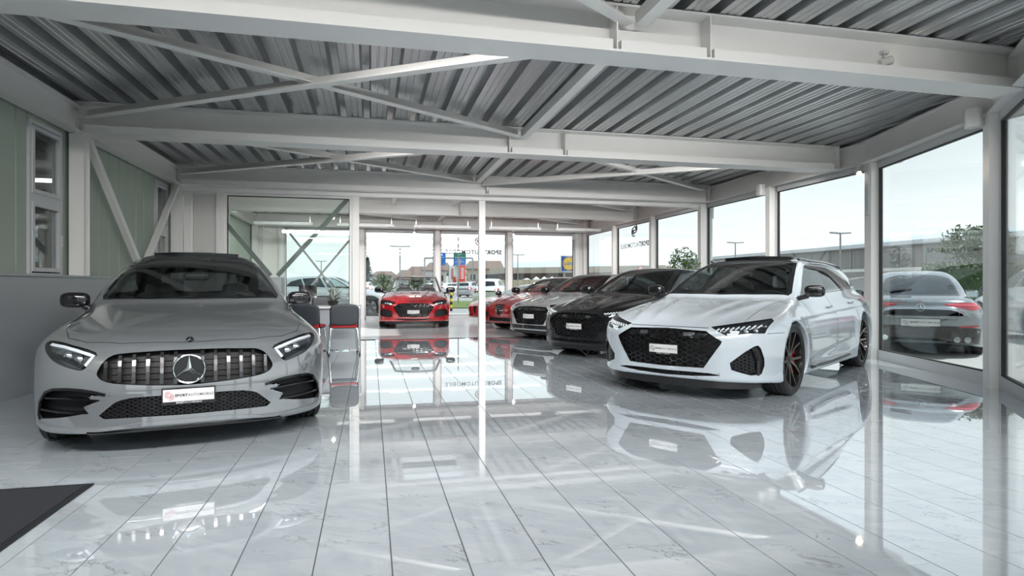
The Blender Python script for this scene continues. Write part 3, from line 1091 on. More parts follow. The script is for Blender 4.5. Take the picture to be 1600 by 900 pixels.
def paint(name, col, rough=0.30, metal=0.0, coat=1.0, ior=2.0):
    m = mat(name, col, rough, metal, 0.5, coat, noise=0.02, scale=3, inside=LINING)
    b = m.node_tree.nodes['Principled BSDF']
    b.inputs['Coat IOR'].default_value = ior
    b.inputs['Coat Roughness'].default_value = 0.012
    return m

def area2(p):
    return 0.5 * sum(p[i][0] * p[(i + 1) % len(p)][1] - p[(i + 1) % len(p)][0] * p[i][1] for i in range(len(p)))

def ccw(p):
    p = [tuple(q) for q in p]
    return p if area2(p) > 0 else p[::-1]

def chaikin(p, it=2, closed=True, k=0.22):
    for _ in range(it):
        q = []
        n = len(p)
        for i in range(n if closed else n - 1):
            a, b = p[i], p[(i + 1) % n]
            q += [(a[0] * (1 - k) + b[0] * k, a[1] * (1 - k) + b[1] * k), (a[0] * k + b[0] * (1 - k), a[1] * k + b[1] * (1 - k))]
        if not closed: q = [p[0]] + q + [p[-1]]
        p = q
    return p

def resample(p, step, closed=True):
    out = []
    n = len(p)
    for i in range(n if closed else n - 1):
        a, b = np.array(p[i]), np.array(p[(i + 1) % n])
        k = max(1, int(math.ceil(np.linalg.norm(b - a) / step)))
        out += [tuple(a + (b - a) * j / k) for j in range(k)]
    if not closed: out.append(tuple(p[-1]))
    return out

def inflate(p, d):
    """offset of a counter-clockwise outline, outwards for d > 0"""
    n = len(p)
    out = []
    for i in range(n):
        a, b, c = (np.array(p[j % n]) for j in (i - 1, i, i + 1))
        e1, e2 = b - a, c - b
        n1 = np.array((e1[1], -e1[0])) / max(np.linalg.norm(e1), 1e-9)
        n2 = np.array((e2[1], -e2[0])) / max(np.linalg.norm(e2), 1e-9)
        m = n1 + n2
        m = m / max(np.linalg.norm(m), 0.35)
        s = min(1.6, 1.0 / max(0.4, float(m @ n1)))
        out.append(tuple(b + m * d * s))
    return out

def inside(p, pts):
    p = np.asarray(p, float)
    x, y = pts[:, 0], pts[:, 1]
    r = np.zeros(len(pts), bool)
    for i in range(len(p)):
        x1, y1 = p[i - 1]
        x2, y2 = p[i]
        if y1 == y2: continue
        c = ((y1 > y) != (y2 > y)) & (x < (x2 - x1) * (y - y1) / (y2 - y1) + x1)
        r ^= c
    return r

def cdt(out, step, inner=None):
    lo, hi = np.min(out, 0), np.max(out, 0)
    gx, gy = np.arange(lo[0] + step * .5, hi[0], step), np.arange(lo[1] + step * .5, hi[1], step)
    G = np.array([(a + (step * .5 if j % 2 else 0), b) for j, b in enumerate(gy) for a in gx]) if len(gx) and len(gy) else np.zeros((0, 2))
    if len(G):
        G = G[inside(inflate(out, -step * 0.45), G)]
        if inner is not None and len(G):
            d = np.min(np.linalg.norm(G[:, None] - np.asarray(inner)[None], axis=2), 1)
            G = G[d > step * 0.45]
    V = [Vector(q) for q in out]
    E = [(i, (i + 1) % len(out)) for i in range(len(out))]
    if inner is not None:
        k = len(V)
        V += [Vector(q) for q in inner]
        E += [(k + i, k + (i + 1) % len(inner)) for i in range(len(inner))]
    V += [Vector(q) for q in G]
    r = delaunay_2d_cdt(V, E, [], 0, 1e-6)
    P = np.array([v[:] for v in r[0]])
    T = [t for t in r[2] if len(t) == 3]
    cen = np.array([P[list(t)].mean(0) for t in T])
    k = inside(out, cen)
    T = [t for t, q in zip(T, k) if q]
    return P, T

class Car:
    def __init__(s, name, P, pose, h, label, pnt, cat='car', group=None, lo=None, hi=None):
        s.P = P
        s.f = car_sdf(P)
        s.root = empty(name, (pose[0], pose[1], pose[3] if len(pose) > 3 else 0), math.radians(pose[2]))
        tag(s.root, label, cat, group)
        s.pnt = pnt
        n0, n1 = P['nose'], P['tail']
        fx = max(q[1] for q in n0) + 0.05
        rx = min(q[1] for q in n1) - 0.08
        s.fx, s.rx = fx, rx
        zt = max(q[1] for q in (P['gh']['roof'] if P.get('gh') else P['top'])) + 0.06
        wy = max(q[1] for q in P['width']) + 0.08
        V, Q = surface_net(s.f, (rx, -wy - h * 0.37, 0.05), (fx, wy, zt), h)
        s.V = settle(s.f, V)
        s.Q = Q
        s.C = s.V[Q].mean(1)
        s.N = sdf_normals(s.f, s.C)
        s.keep = np.ones(len(Q), bool)
    # --- projection frames
    def rays(s, mode, uv):
        uv = np.asarray(uv, float)
        u, v = uv[:, 0], uv[:, 1]
        o = np.ones(len(u))
        if mode == 'front': return np.stack([o * 1.6, u, v], 1), np.tile([-1., 0, 0], (len(u), 1))
        if mode == 'rear': return np.stack([o * (s.rx - .6), u, v], 1), np.tile([1., 0, 0], (len(u), 1))
        if mode == 'left': return np.stack([u, o * 1.7, v], 1), np.tile([0, -1., 0], (len(u), 1))
        if mode == 'right': return np.stack([u, -o * 1.7, v], 1), np.tile([0, 1., 0], (len(u), 1))
        if mode == 'top': return np.stack([u, v, o * 2.2], 1), np.tile([0, 0, -1.], (len(u), 1))
    def uv(s, mode, P):
        if mode in ('front', 'rear'): return P[:, [1, 2]]
        if mode in ('left', 'right'): return P[:, [0, 2]]
        return P[:, [0, 1]]
    def on(s, mode, uv, off=0.0):
        O, D = s.rays(mode, uv)
        P = project(s.f, O, D, 2.2)
        N = sdf_normals(s.f, P)
        return P + N * off, N, D
    def cut(s, outline, mode):
        outline = ccw(outline)
        D = s.rays(mode, [(0, 0)])[1][0]
        lo, hi = np.min(outline, 0), np.max(outline, 0)
        c = s.uv(mode, s.C)
        cand = np.where(s.keep & (c[:, 0] > lo[0]) & (c[:, 0] < hi[0]) & (c[:, 1] > lo[1]) & (c[:, 1] < hi[1]) & (s.N @ D < -0.02))[0]
        if not len(cand): return
        cand = cand[inside(outline, c[cand])]
        if not len(cand): return
        H, _, _ = s.on(mode, c[cand])
        d = np.abs((s.C[cand] - H) @ D)
        s.keep[cand[d < 0.12]] = False
    def put(s, name, V, T, mats, N=None, parent=None, midx=None, smooth=True):
        o = new_obj(name, make_mesh(name, V, T, mats, smooth, N, midx), parent or s.root)
        return o
    def orient(s, V, T, N):
        out = []
        for t in T:
            a, b, c = V[t[0]], V[t[1]], V[t[2]]
            out.append(t if np.dot(np.cross(b - a, c - a), N[t[0]]) > 0 else t[::-1])
        return out
    def patch(s, name, outline, mode, m, off=0.0012, step=0.03, parent=None, border=0.0, m2=None, hole=True, thick=0.0, rnd=0):
        out = ccw(outline)
        if rnd: out = chaikin(out, rnd)
        out = resample(out, step)
        inner = resample(ccw(inflate(out, -border)), step) if border else None
        P, T = cdt(out, step, inner)
        V, N, D = s.on(mode, P, off)
        T = s.orient(V, T, N)
        midx = None
        mats = [m]
        if border:
            cen = np.array([P[list(t)].mean(0) for t in T])
            midx = (~inside(inner, cen)).astype(int)
            mats = [m, m2 or M_gloss]
        if hole: s.cut(inflate(out, -border * 0.5 if border else -0.004), mode)
        T = list(T)
        if thick:
            k = len(V)
            nb = len(out)
            V = np.concatenate([V, V[:nb] - N[:nb] * thick])
            N = np.concatenate([N, N[:nb]])
            sk = []
            for i in range(nb):
                j = (i + 1) % nb
                sk.append((i, k + i, k + j, j))
            if midx is not None: midx = np.concatenate([midx, np.ones(nb, int)])
            o = s.put(name, V, T + sk, mats, None, parent, midx)
            o.data.set_sharp_from_angle(angle=math.radians(50))
            return o
        return s.put(name, V, T, mats, N, parent, midx)
    def opening(s, name, outline, mode, depth, back, wall=None, band=0.03, parent=None, rnd=0, step=0.02, rim=None, shape=None):
        """cuts a hole with a clean painted edge, side walls and a back plate; returns the back plate object"""
        out = ccw(outline)
        if rnd: out = chaikin(out, rnd)
        out = resample(out, step)
        n = len(out)
        big = inflate(out, band)
        s.cut(inflate(out, band * 0.55), mode)
        Vi, Ni, D = s.on(mode, out, 0.0006)
        Vm, Nm, _ = s.on(mode, inflate(out, band * 0.5), 0.0006)
        Vo, No, _ = s.on(mode, big, 0.0004)
        Vw = Vi + D * 0.012
        V = np.concatenate([Vo, Vm, Vi, Vi, Vw])
        lip = Ni * 0.6 - D * 0.0
        N = np.concatenate([No, Nm, Ni, Ni, Ni])
        T = []
        for a in (0, 1):
            for i in range(n):
                j = (i + 1) % n
                T.append((a * n + i, a * n + j, (a + 1) * n + j, (a + 1) * n + i))
        T = [t if np.dot(np.cross(V[t[1]] - V[t[0]], V[t[2]] - V[t[0]]) + np.cross(V[t[2]] - V[t[0]], V[t[3]] - V[t[0]]), N[t[0]]) > 0 else t[::-1] for t in T]
        s.put(name + '_edge', V[:3 * n], T, rim or s.pnt, N[:3 * n], parent)
        # walls
        W = np.concatenate([Vi, Vi + D * depth])
        T2 = [(i, (i + 1) % n, n + (i + 1) % n, n + i) for i in range(n)]
        cen = Vi.mean(0)
        T2 = [t if np.dot(np.cross(W[t[1]] - W[t[0]], W[t[2]] - W[t[0]]), cen - W[t[0]]) > 0 else t[::-1] for t in T2]
        P, T3 = cdt(out, max(step * 2, 0.05))
        B, NB, DB = s.on(mode, P)
        B = B + DB * (depth - 0.001)
        T3 = s.orient(B, T3, NB)
        k = len(W)
        o = s.put(name, np.concatenate([W, B]), T2 + [tuple(i + k for i in t) for t in T3], [wall or back, back], None, parent, [0] * len(T2) + [1] * len(T3))
        o.data.set_sharp_from_angle(angle=math.radians(40))
        return o
    def beads(s, name, lines, mode, w, hh, m, off=0.0, parent=None, step=0.03, closed=False, kind=None, smooth=False):
        """raised strips of rectangular section following lines drawn on the shell"""
        L = [resample(l, step, closed) for l in lines]
        allp = np.array([q for l in L for q in l])
        P, N, D = s.on(mode, allp)
        V, T = [], []
        k = 0
        for l in L:
            n = len(l)
            p, nn = P[k:k + n], N[k:k + n]
            k += n
            if closed: t = np.roll(p, -1, 0) - np.roll(p, 1, 0)
            else: t = np.gradient(p, axis=0)
            sd = np.cross(t, nn)
            sd /= np.maximum(np.linalg.norm(sd, axis=1), 1e-9)[:, None]
            b = len(V)
            for i in range(n):
                V += [p[i] - sd[i] * w / 2 + nn[i] * off, p[i] - sd[i] * w / 2 + nn[i] * (off + hh), p[i] + sd[i] * w / 2 + nn[i] * (off + hh), p[i] + sd[i] * w / 2 + nn[i] * off]
            for i in range(n if closed else n - 1):
                j = (i + 1) % n
                for c in range(4):
                    d = (c + 1) % 4
                    T.append((b + 4 * i + c, b + 4 * i + d, b + 4 * j + d, b + 4 * j + c))
            if not closed: T += [(b, b + 3, b + 2, b + 1), (b + 4 * n - 4, b + 4 * n - 3, b + 4 * n - 2, b + 4 * n - 1)]
        o = s.put(name, V, T, m, None, parent, None, smooth)
        if kind: o['kind'] = kind
        return o
    def honeycomb(s, name, outline, mode, cw, ch, w, hh, m, off, parent=None):
        """open mesh of flat hexagons clipped to an outline"""
        out = ccw(outline)
        lo, hi = np.min(out, 0), np.max(out, 0)
        E = {}
        a = cw * 0.30
        r = 0
        y = lo[1] - ch
        while y < hi[1] + ch:
            x = lo[0] - cw + (0.5 * (cw + a) if r % 2 else 0.0)
            while x < hi[0] + cw:
                hx = [(x - cw / 2, y), (x - a / 2, y + ch / 2), (x + a / 2, y + ch / 2), (x + cw / 2, y), (x + a / 2, y - ch / 2), (x - a / 2, y - ch / 2)]
                for i in range(6):
                    p, q = hx[i], hx[(i + 1) % 6]
                    E[tuple(sorted(((round(p[0], 4), round(p[1], 4)), (round(q[0], 4), round(q[1], 4)))))] = 1
                x += cw + a
            y += ch / 2
            r += 1
        E = list(E)
        mid = np.array([((e[0][0] + e[1][0]) / 2, (e[0][1] + e[1][1]) / 2) for e in E])
        k = inside(out, mid)
        lines = [[e[0], e[1]] for e, q in zip(E, k) if q]
        return s.beads(name, lines, mode, w, hh, m, off, parent, step=1.0, kind='stuff')
    def finish(s, extra=None):
        Q = s.Q[s.keep]
        used = np.unique(Q)
        mp = -np.ones(len(s.V), np.int64)
        mp[used] = np.arange(len(used))
        V = s.V[used]
        s.body = s.put('body', V, mp[Q], s.pnt, sdf_normals(s.f, V))
        return s.body

def superblob(mb, c, rad, e1=0.5, e2=0.5, R=None, nu=14, nv=24):
    def pw(a, e): return math.copysign(abs(a) ** e, a)
    V = []
    for i in range(nu + 1):
        t = -PI / 2 + PI * i / nu
        for j in range(nv):
            p = 2 * PI * j / nv
            q = Vector((rad[0] * pw(math.cos(t), e1) * pw(math.cos(p), e2), rad[1] * pw(math.cos(t), e1) * pw(math.sin(p), e2), rad[2] * pw(math.sin(t), e1)))
            if R is not None: q = R @ q
            V.append(q + Vector(c))
    F = [(i * nv + j, i * nv + (j + 1) % nv, (i + 1) * nv + (j + 1) % nv, (i + 1) * nv + j) for i in range(nu) for j in range(nv)]
    mb._add(V, F)

WHEELS = {}
def wheel(parent, x, y, R, width, style, side):
    """tyre with rim, disc and caliper; side +1 is the left of the car"""
    key = (style, R, width, side)
    if key not in WHEELS:
        rot = Matrix.Rotation(-PI / 2 * side, 3, 'X')       # local z of the lathe -> outward axle direction
        w = width / 2
        rr = R * {'low': 0.825, 'mid': 0.77}.get(style.split('_')[1], 0.8)
        prof = [(rr - .012, -w * .9), (rr, -w * .96), (R * .93, -w), (R * .985, -w * .9)]
        for g in (-.55, -.18, .18, .55):
            prof += [(R, (g - .07) * w), (R - .009, (g - .055) * w), (R - .009, (g + .055) * w), (R, (g + .07) * w)]
        prof += [(R * .985, w * .9), (R * .93, w), (rr, w * .96), (rr - .012, w * .9), (rr - .02, -w * .9)]
        ms = {}
        def keep(k, mb, m, ang=35):
            me = make_mesh(k, mb.v, mb.f, m, True, midx=mb.m)
            me.set_sharp_from_angle(angle=math.radians(ang))
            ms[k] = me
        m = MB(); m.lathe(prof, 48, rot); keep('wheel', m, M_tyre)
        m = MB()
        m.lathe([(rr - .002, w * .97), (rr - .022, w * .93), (rr - .03, w * .6), (rr - .05, -w * .8), (rr - .045, -w * .85), (rr - .002, -w * .9)], 48, rot)
        fam = style.split('_')[0]
        ns = 5
        for k in range(ns):
            a0 = 2 * PI * k / ns + 0.3
            for sg in (-1, 1):
                ai, ao = a0 + sg * 0.16, a0 + sg * (0.33 if fam == 'twin' else 0.20)
                r0, r1 = R * 0.10, rr - .012
                wi, wo = R * (0.042 if fam == 'twin' else 0.055), R * (0.030 if fam == 'twin' else 0.06)
                pts = []
                for r, a, ww in ((r0, ai, wi), (R * .45, (ai + ao) / 2 + 0.04, wi * .8), (r1, ao, wo)):
                    c, sn = math.cos(a), math.sin(a)
                    h = w * (0.62 if r < R * .3 else 0.74 if r < R * .6 else 0.90)
                    pts.append([Vector((r * c - ww * sn, r * sn + ww * c, h)), Vector((r * c + ww * sn, r * sn - ww * c, h)), Vector((r * c + ww * sn * 1.25, r * sn - ww * c * 1.25, h - .045)), Vector((r * c - ww * sn * 1.25, r * sn + ww * c * 1.25, h - .045))])
                V = [rot @ q for p in pts for q in p]
                m.mi = 0
                F = []
                b = len(m.v)
                for i in range(2):
                    for c in range(4):
                        d = (c + 1) % 4
                        F.append((4 * i + c, 4 * i + d, 4 * i + 4 + d, 4 * i + 4 + c))
                m._add(V, F)
                for q in range(len(F)):
                    if q % 4 == 0: m.m[len(m.m) - len(F) + q] = 1
        m.lathe([(0.0, w * .66), (R * .16, w * .64), (R * .20, w * .5), (R * .2, 0)], 24, rot)
        keep('rim', m, [M_rimdark, M_rimcut if fam == 'twin' else M_rimdark], 25)
        m = MB(); m.lathe([(R * .2, w * .08), (R * .62, w * .08), (R * .62, -w * .12), (R * .2, -w * .12)], 40, rot); keep('brake_disc', m, M_disc)
        m = MB(); m.lathe([(0.0, w * .70), (R * .07, w * .69), (R * .085, w * .66)], 20, rot); keep('hub_cap', m, M_satin)
        m = MB()
        for k in range(7):
            a = math.radians(-35 + 70 * k / 6)
            c = rot @ Vector((R * .58 * math.cos(a), R * .58 * math.sin(a), w * .12))
            m.cbox(c, (.07, .09, .07), Matrix.Rotation(a, 3, 'Y'))
        keep('brake_caliper', m, M_red if fam == 'twin' else M_satin)
        WHEELS[key] = ms
    ms = WHEELS[key]
    t = new_obj('wheel', ms['wheel'], parent)
    t.location = (x, y, R)
    for k in ('rim', 'brake_disc', 'hub_cap', 'brake_caliper'):
        c = new_obj(k, ms[k], t)
        if k == 'brake_caliper': c.rotation_euler = (0, PI, 0) if x > -1 else (0, 0, 0)
    return t

def number_plate(car, p, normal_yaw, parent=None, w=0.30, h=0.08, ink=None, mark=True):
    """white dealer plate; p = centre in car coordinates, facing yaw (0 = forward)"""
    root = parent or car.root
    n = Vector((math.cos(normal_yaw), math.sin(normal_yaw), 0))
    ux = Vector((-n.y, n.x, 0))
    uz = Vector((0, 0, 1))
    p = Vector(p)
    m = MB()
    R = Matrix((n, ux, uz)).transposed()
    m.cbox(p - n * 0.006, (0.012, w + 0.016, h + 0.03), R)
    holder = m.build('plate_holder', M_satin, root)
    m = MB()
    m.cbox(p + n * 0.003 + uz * 0.006, (0.006, w, h), R)
    pl = m.build('number_plate', M_plate, holder)
    if mark:
        P, F = place_text(sport_text(), p + n * 0.0063 - ux * (w * 0.27) + uz * (-h * 0.10 + 0.006), ux, uz, w * 0.755, 0.0005)
        new_obj('lettering', make_mesh('lettering', P, F, M_ink), holder)
        m = MB()
        spiral_logo(m, p + n * 0.0066 - ux * (w * 0.395) + uz * (0.006), ux, uz, h * 0.66, h * 0.021)
        m.build('logo', ink or M_ink, holder)
        P, F = place_text(sport_text(), p + n * 0.0004 - ux * (w * 0.25) + uz * (-h / 2 - 0.0085), ux, uz, w * 0.5, 0.0004)
        new_obj('holder_lettering', make_mesh('holder_lettering', P, F, M_plate), holder)
    return holder

def mirrors(car, x, y, z, m, sx=1.0):
    for sg in (1, -1):
        a = MB()
        superblob(a, (x, sg * y, z), (0.075 * sx, 0.125 * sx, 0.078 * sx), 0.62, 0.62, Matrix.Rotation(sg * 0.15, 3, 'Z'))
        o = a.build('door_mirror', m, car.root, angle=60)
        b = MB()
        b.cbox((x - 0.078 * sx, sg * y, z), (0.012, 0.19 * sx, 0.11 * sx))
        b.build('mirror_glass', M_mirrorg, o)
        c = MB()
        c.tube([(x + 0.02, sg * (y - 0.06), z - 0.05), (x + 0.03, sg * (y - 0.16), z - 0.085), (x + 0.02, sg * (y - 0.25), z - 0.10)], [0.028, 0.022, 0.03], 8)
        c.build('mirror_arm', M_satin, o, angle=60)

def seats(car, xs, ys, z0=0.30, top=1.12, wheel_at=None, rear=None, col=None):
    col = col or M_leather
    for x in xs:
        for y in ys:
            m = MB()
            superblob(m, (x, y, z0 + 0.10), (0.27, 0.25, 0.11), 0.4, 0.35)
            m2 = m.build('seat', col, car.root, angle=60)
            b = MB()
            R = Matrix.Rotation(-0.35, 3, 'Y')
            superblob(b, (x - 0.36, y, z0 + 0.42), (0.085, 0.24, 0.36), 0.5, 0.35, R)
            b.build('backrest', col, m2, angle=60)
            hd = MB()
            superblob(hd, (x - 0.50, y, top - 0.10), (0.055, 0.135, 0.10), 0.5, 0.4, R)
            hd.build('headrest', col, m2, angle=60)
    if rear is not None:
        m = MB()
        superblob(m, (rear, 0, z0 + 0.12), (0.27, 0.62, 0.12), 0.4, 0.3)
        o = m.build('rear_bench', col, car.root, angle=60)
        b = MB()
        superblob(b, (rear - 0.34, 0, z0 + 0.42), (0.09, 0.62, 0.33), 0.5, 0.25, Matrix.Rotation(-0.35, 3, 'Y'))
        for y in (-0.38, 0.38):
            superblob(b, (rear - 0.50, y, top - 0.12), (0.05, 0.13, 0.08), 0.5, 0.4)
        b.build('bench_back', col, o, angle=60)

def cockpit(car, xd, zd, half, yw, flat=False):
    """dashboard with a steering wheel in front of the left seat"""
    m = MB()
    superblob(m, (xd, 0, zd), (0.24, half, 0.10), 0.45, 0.25)
    o = m.build('dashboard', M_cabin, car.root, angle=60)
    w = MB()
    R = Matrix.Rotation(-1.15, 3, 'Y')
    c = Vector((xd - 0.30, yw, zd + 0.005))
    w.tube([c + R @ Vector((0.18 * math.cos(a), 0.18 * math.sin(a), 0)) for a in [2 * PI * k / 28 for k in range(28)]], 0.015, 8, closed=True)
    for a in (0.2, PI - 0.2, -PI / 2):
        w.bar(c, c + R @ Vector((0.17 * math.cos(a + PI / 2), 0.17 * math.sin(a + PI / 2), 0)), 0.02, 0.03)
    superblob(w, c, (0.06, 0.06, 0.03), 0.6, 0.6, R)
    w.build('steering_wheel', M_satin, car.root, angle=60)

def ring_mark(car, p, r, n, m, name='ring_emblem', tr=0.006, yaw=0.0, parent=None):
    """row of four interlocked rings"""
    mb = MB()
    for k in range(n):
        y = (k - (n - 1) / 2) * r * 1.52
        pts = [(p[0], p[1] + y + r * math.cos(a), p[2] + r * math.sin(a)) for a in [2 * PI * i / 28 for i in range(28)]]
        mb.tube(pts, tr, 6, closed=True)
    return mb.build(name, m, parent or car.root, angle=60)

def star_mark(car, p, r, m, name='star_emblem', yaw=0.0, parent=None, disc=None):
    """three pointed star in a ring, facing forward (or backward with yaw = pi)"""
    mb = MB()
    sg = math.cos(yaw)
    P0 = Vector(p)
    pts = [P0 + Vector((0, r * 0.94 * math.cos(a), r * 0.94 * math.sin(a))) for a in [2 * PI * i / 48 for i in range(48)]]
    mb.tube(pts, r * 0.065, 8, closed=True)
    for k in range(3):
        a = PI / 2 + 2 * PI * k / 3
        d = Vector((0, math.cos(a), math.sin(a)))
        q = Vector((0, -math.sin(a), math.cos(a)))
        tip = P0 + d * r * 0.93
        L, Rr, rid = P0 + d * r * 0.02 + q * r * 0.16, P0 + d * r * 0.02 - q * r * 0.16, P0 + Vector((sg * r * 0.13, 0, 0))
        back = P0 - Vector((sg * 0.004, 0, 0))
        mb._add([tip, L, Rr, rid, back], [(0, 1, 3), (0, 3, 2), (0, 4, 1), (0, 2, 4)] if sg > 0 else [(0, 3, 1), (0, 2, 3), (0, 1, 4), (0, 4, 2)])
    o = mb.build(name, m, parent or car.root, angle=35)
    if disc:
        d = MB()
        d.lathe([(0, -0.012), (r * .96, -0.012), (r * .96, -0.03), (0, -0.03)], 40, Matrix.Rotation(PI / 2, 3, 'Y'), p)
        d.build('emblem_disc', disc, o)
    return o

def mir(p):
    return [(-a, b) for a, b in p]
def both(h):
    """closed symmetric outline from its left half, listed from the top centre to the bottom centre"""
    return list(h) + [(-a, b) for a, b in h[::-1] if abs(a) > 1e-6]
def both_top(h):
    """the same for outlines in plan, given as (x, y) with y >= 0"""
    return list(h) + [(a, -b) for a, b in h[::-1] if abs(b) > 1e-6]
# ---------------------------------------------------------------- profile curves of each car (metres)
CLS_P = dict(
    top=[(0.90, 0.66), (0.80, 0.715), (0.70, 0.752), (0.45, 0.815), (0.1, 0.878), (-0.3, 0.935), (-0.62, 0.975), (-1.0, 0.965), (-2.5, 0.985), (-3.3, 1.0), (-3.8, 0.975), (-4.15, 0.93)],
    width=[(0.95, 0.83), (0.6, 0.92), (0.2, 0.968), (-0.1, 0.965), (-0.8, 0.945), (-1.6, 0.945), (-2.7, 0.955), (-3.1, 0.955), (-3.7, 0.90), (-4.15, 0.78)],
    section=[(0.10, 0.06), (0.20, 0.012), (0.30, 0.0), (0.45, 0.0), (0.60, 0.006), (0.70, 0.036), (0.78, 0.072), (0.86, 0.115), (0.95, 0.175), (1.05, 0.27)],
    nose=[(0.10, 0.76), (0.16, 0.835), (0.20, 0.862), (0.28, 0.862), (0.40, 0.872), (0.50, 0.865), (0.60, 0.842), (0.68, 0.810), (0.74, 0.755), (0.80, 0.66)],
    nose_plan=[(0.0, 0.0), (0.25, 0.012), (0.45, 0.045), (0.60, 0.105), (0.72, 0.18), (0.82, 0.275), (0.90, 0.39), (0.96, 0.56), (1.0, 0.8)],
    tail=[(0.15, -3.95), (0.30, -4.07), (0.50, -4.12), (0.75, -4.13), (0.95, -4.10), (1.05, -4.0)],
    tail_plan=[(0.0, 0.0), (0.4, 0.04), (0.7, 0.16), (0.85, 0.35), (0.95, 0.7)],
    bottom=[(0.9, 0.15), (0.5, 0.135), (-3.4, 0.15), (-4.1, 0.24)],
    crown=0.035, crown6=0.07, wb=2.94, arch=0.368, zw=0.345, rts=0.12, rtf=0.10, rfs=0.11, rr=0.12, flare=0.014, flare_w=0.13,
    ridges=[(0.75, -0.55, 0.42, 0.62, 0.010, 0.10), (0.70, -0.5, 0.0, 0.0, 0.0035, 0.12)],
    creases=[(0.70, 0.78, 0.3, -3.6, 0.012, 0.06), (0.28, 0.33, -0.6, -2.4, 0.020, 0.07)],
    gh=dict(zb=0.93, side=[(0.0, 0.73), (-0.5, 0.775), (-1.0, 0.80), (-2.2, 0.80), (-3.0, 0.74), (-3.6, 0.60)], tum=0.44, tum2=0.35,
            ws=(-0.42, 1.95, 0.22), wsc=0.5, roof=[(-0.9, 1.32), (-1.3, 1.395), (-1.75, 1.428), (-2.2, 1.422), (-2.9, 1.33), (-3.6, 1.13)], rcr=0.09,
            rg=(-3.85, 2.3, 0.12), rs=0.12, rw=0.10, rrg=0.15, blend=0.04),
)
RS_P = dict(
    top=[(1.0, 0.64), (0.92, 0.690), (0.86, 0.712), (0.75, 0.752), (0.55, 0.812), (0.25, 0.875), (-0.05, 0.925), (-0.3, 0.962), (-0.6, 0.985), (-1.0, 0.985), (-3.0, 1.04), (-3.7, 1.04), (-4.1, 1.0)],
    width=[(1.0, 0.88), (0.7, 0.945), (0.4, 0.968), (0.0, 0.972), (-0.7, 0.950), (-1.6, 0.948), (-2.4, 0.965), (-2.93, 0.98), (-3.4, 0.965), (-3.8, 0.90), (-4.1, 0.8)],
    section=[(0.10, 0.05), (0.20, 0.01), (0.30, 0.0), (0.50, 0.0), (0.64, 0.006), (0.74, 0.025), (0.82, 0.055), (0.90, 0.095), (0.98, 0.15), (1.08, 0.24)],
    nose=[(0.10, 0.84), (0.15, 0.915), (0.20, 0.935), (0.30, 0.942), (0.45, 0.952), (0.60, 0.945), (0.67, 0.930), (0.72, 0.885), (0.78, 0.79)],
    nose_plan=[(0.0, 0.0), (0.3, 0.010), (0.5, 0.040), (0.65, 0.10), (0.75, 0.165), (0.85, 0.27), (0.92, 0.39), (0.97, 0.54), (1.0, 0.70)],
    tail=[(0.15, -3.90), (0.30, -4.03), (0.50, -4.07), (0.75, -4.06), (0.95, -4.0), (1.05, -3.9)],
    tail_plan=[(0.0, 0.0), (0.4, 0.03), (0.7, 0.12), (0.85, 0.28), (0.95, 0.6)],
    bottom=[(0.95, 0.190), (0.6, 0.185), (0.3, 0.16), (-3.4, 0.15), (-4.0, 0.24)],
    crown=0.03, crown6=0.05, wb=2.93, arch=0.385, zw=0.36, rts=0.11, rtf=0.07, rfs=0.10, rr=0.12, flare=0.022, flare_w=0.10,
    ridges=[(0.80, -0.35, 0.40, 0.66, 0.022, 0.06), (0.80, -0.35, 0.20, 0.36, 0.012, 0.055)],
    creases=[(0.72, 0.83, 0.2, -3.6, 0.010, 0.05), (0.30, 0.42, -0.5, -2.3, 0.022, 0.07)],
    gh=dict(zb=0.97, side=[(0.0, 0.73), (-0.5, 0.775), (-1.0, 0.80), (-2.2, 0.81), (-3.0, 0.78), (-3.9, 0.68)], tum=0.36, tum2=0.30,
            ws=(-0.36, 1.85, 0.20), wsc=0.5, roof=[(-0.8, 1.36), (-1.15, 1.42), (-1.6, 1.452), (-2.3, 1.45), (-3.1, 1.405), (-3.9, 1.31)], rcr=0.08,
            rg=(-3.98, 1.05, 0.10), rs=0.10, rw=0.09, rrg=0.10, blend=0.04),
)
# ---------------------------------------------------------------- grey four-door coupe on the left
def lamp_pair(c, outline, depth, back, inner=None, lens=True, band=0.02, rnd=1):
    for sg in (1, -1):
        o = outline if sg > 0 else mir(outline)
        h = c.opening('headlight', o, 'front', depth, back, M_lampdark, band, rnd=rnd, step=0.025)
        if inner: inner(h, sg)
        if lens:
            c.patch('lamp_lens', o, 'front', M_lens, 0.0004, 0.04, h, hole=False, rnd=rnd)

def lens_blobs(c, parent, pts, r, off, m, name='projector'):
    P, N, D = c.on('front', pts, off)
    for p, d in zip(P, D):
        mb = MB()
        superblob(mb, p, (r * 0.6, r, r), 1, 1, None, 8, 14)
        mb.build(name, m, parent, angle=60)

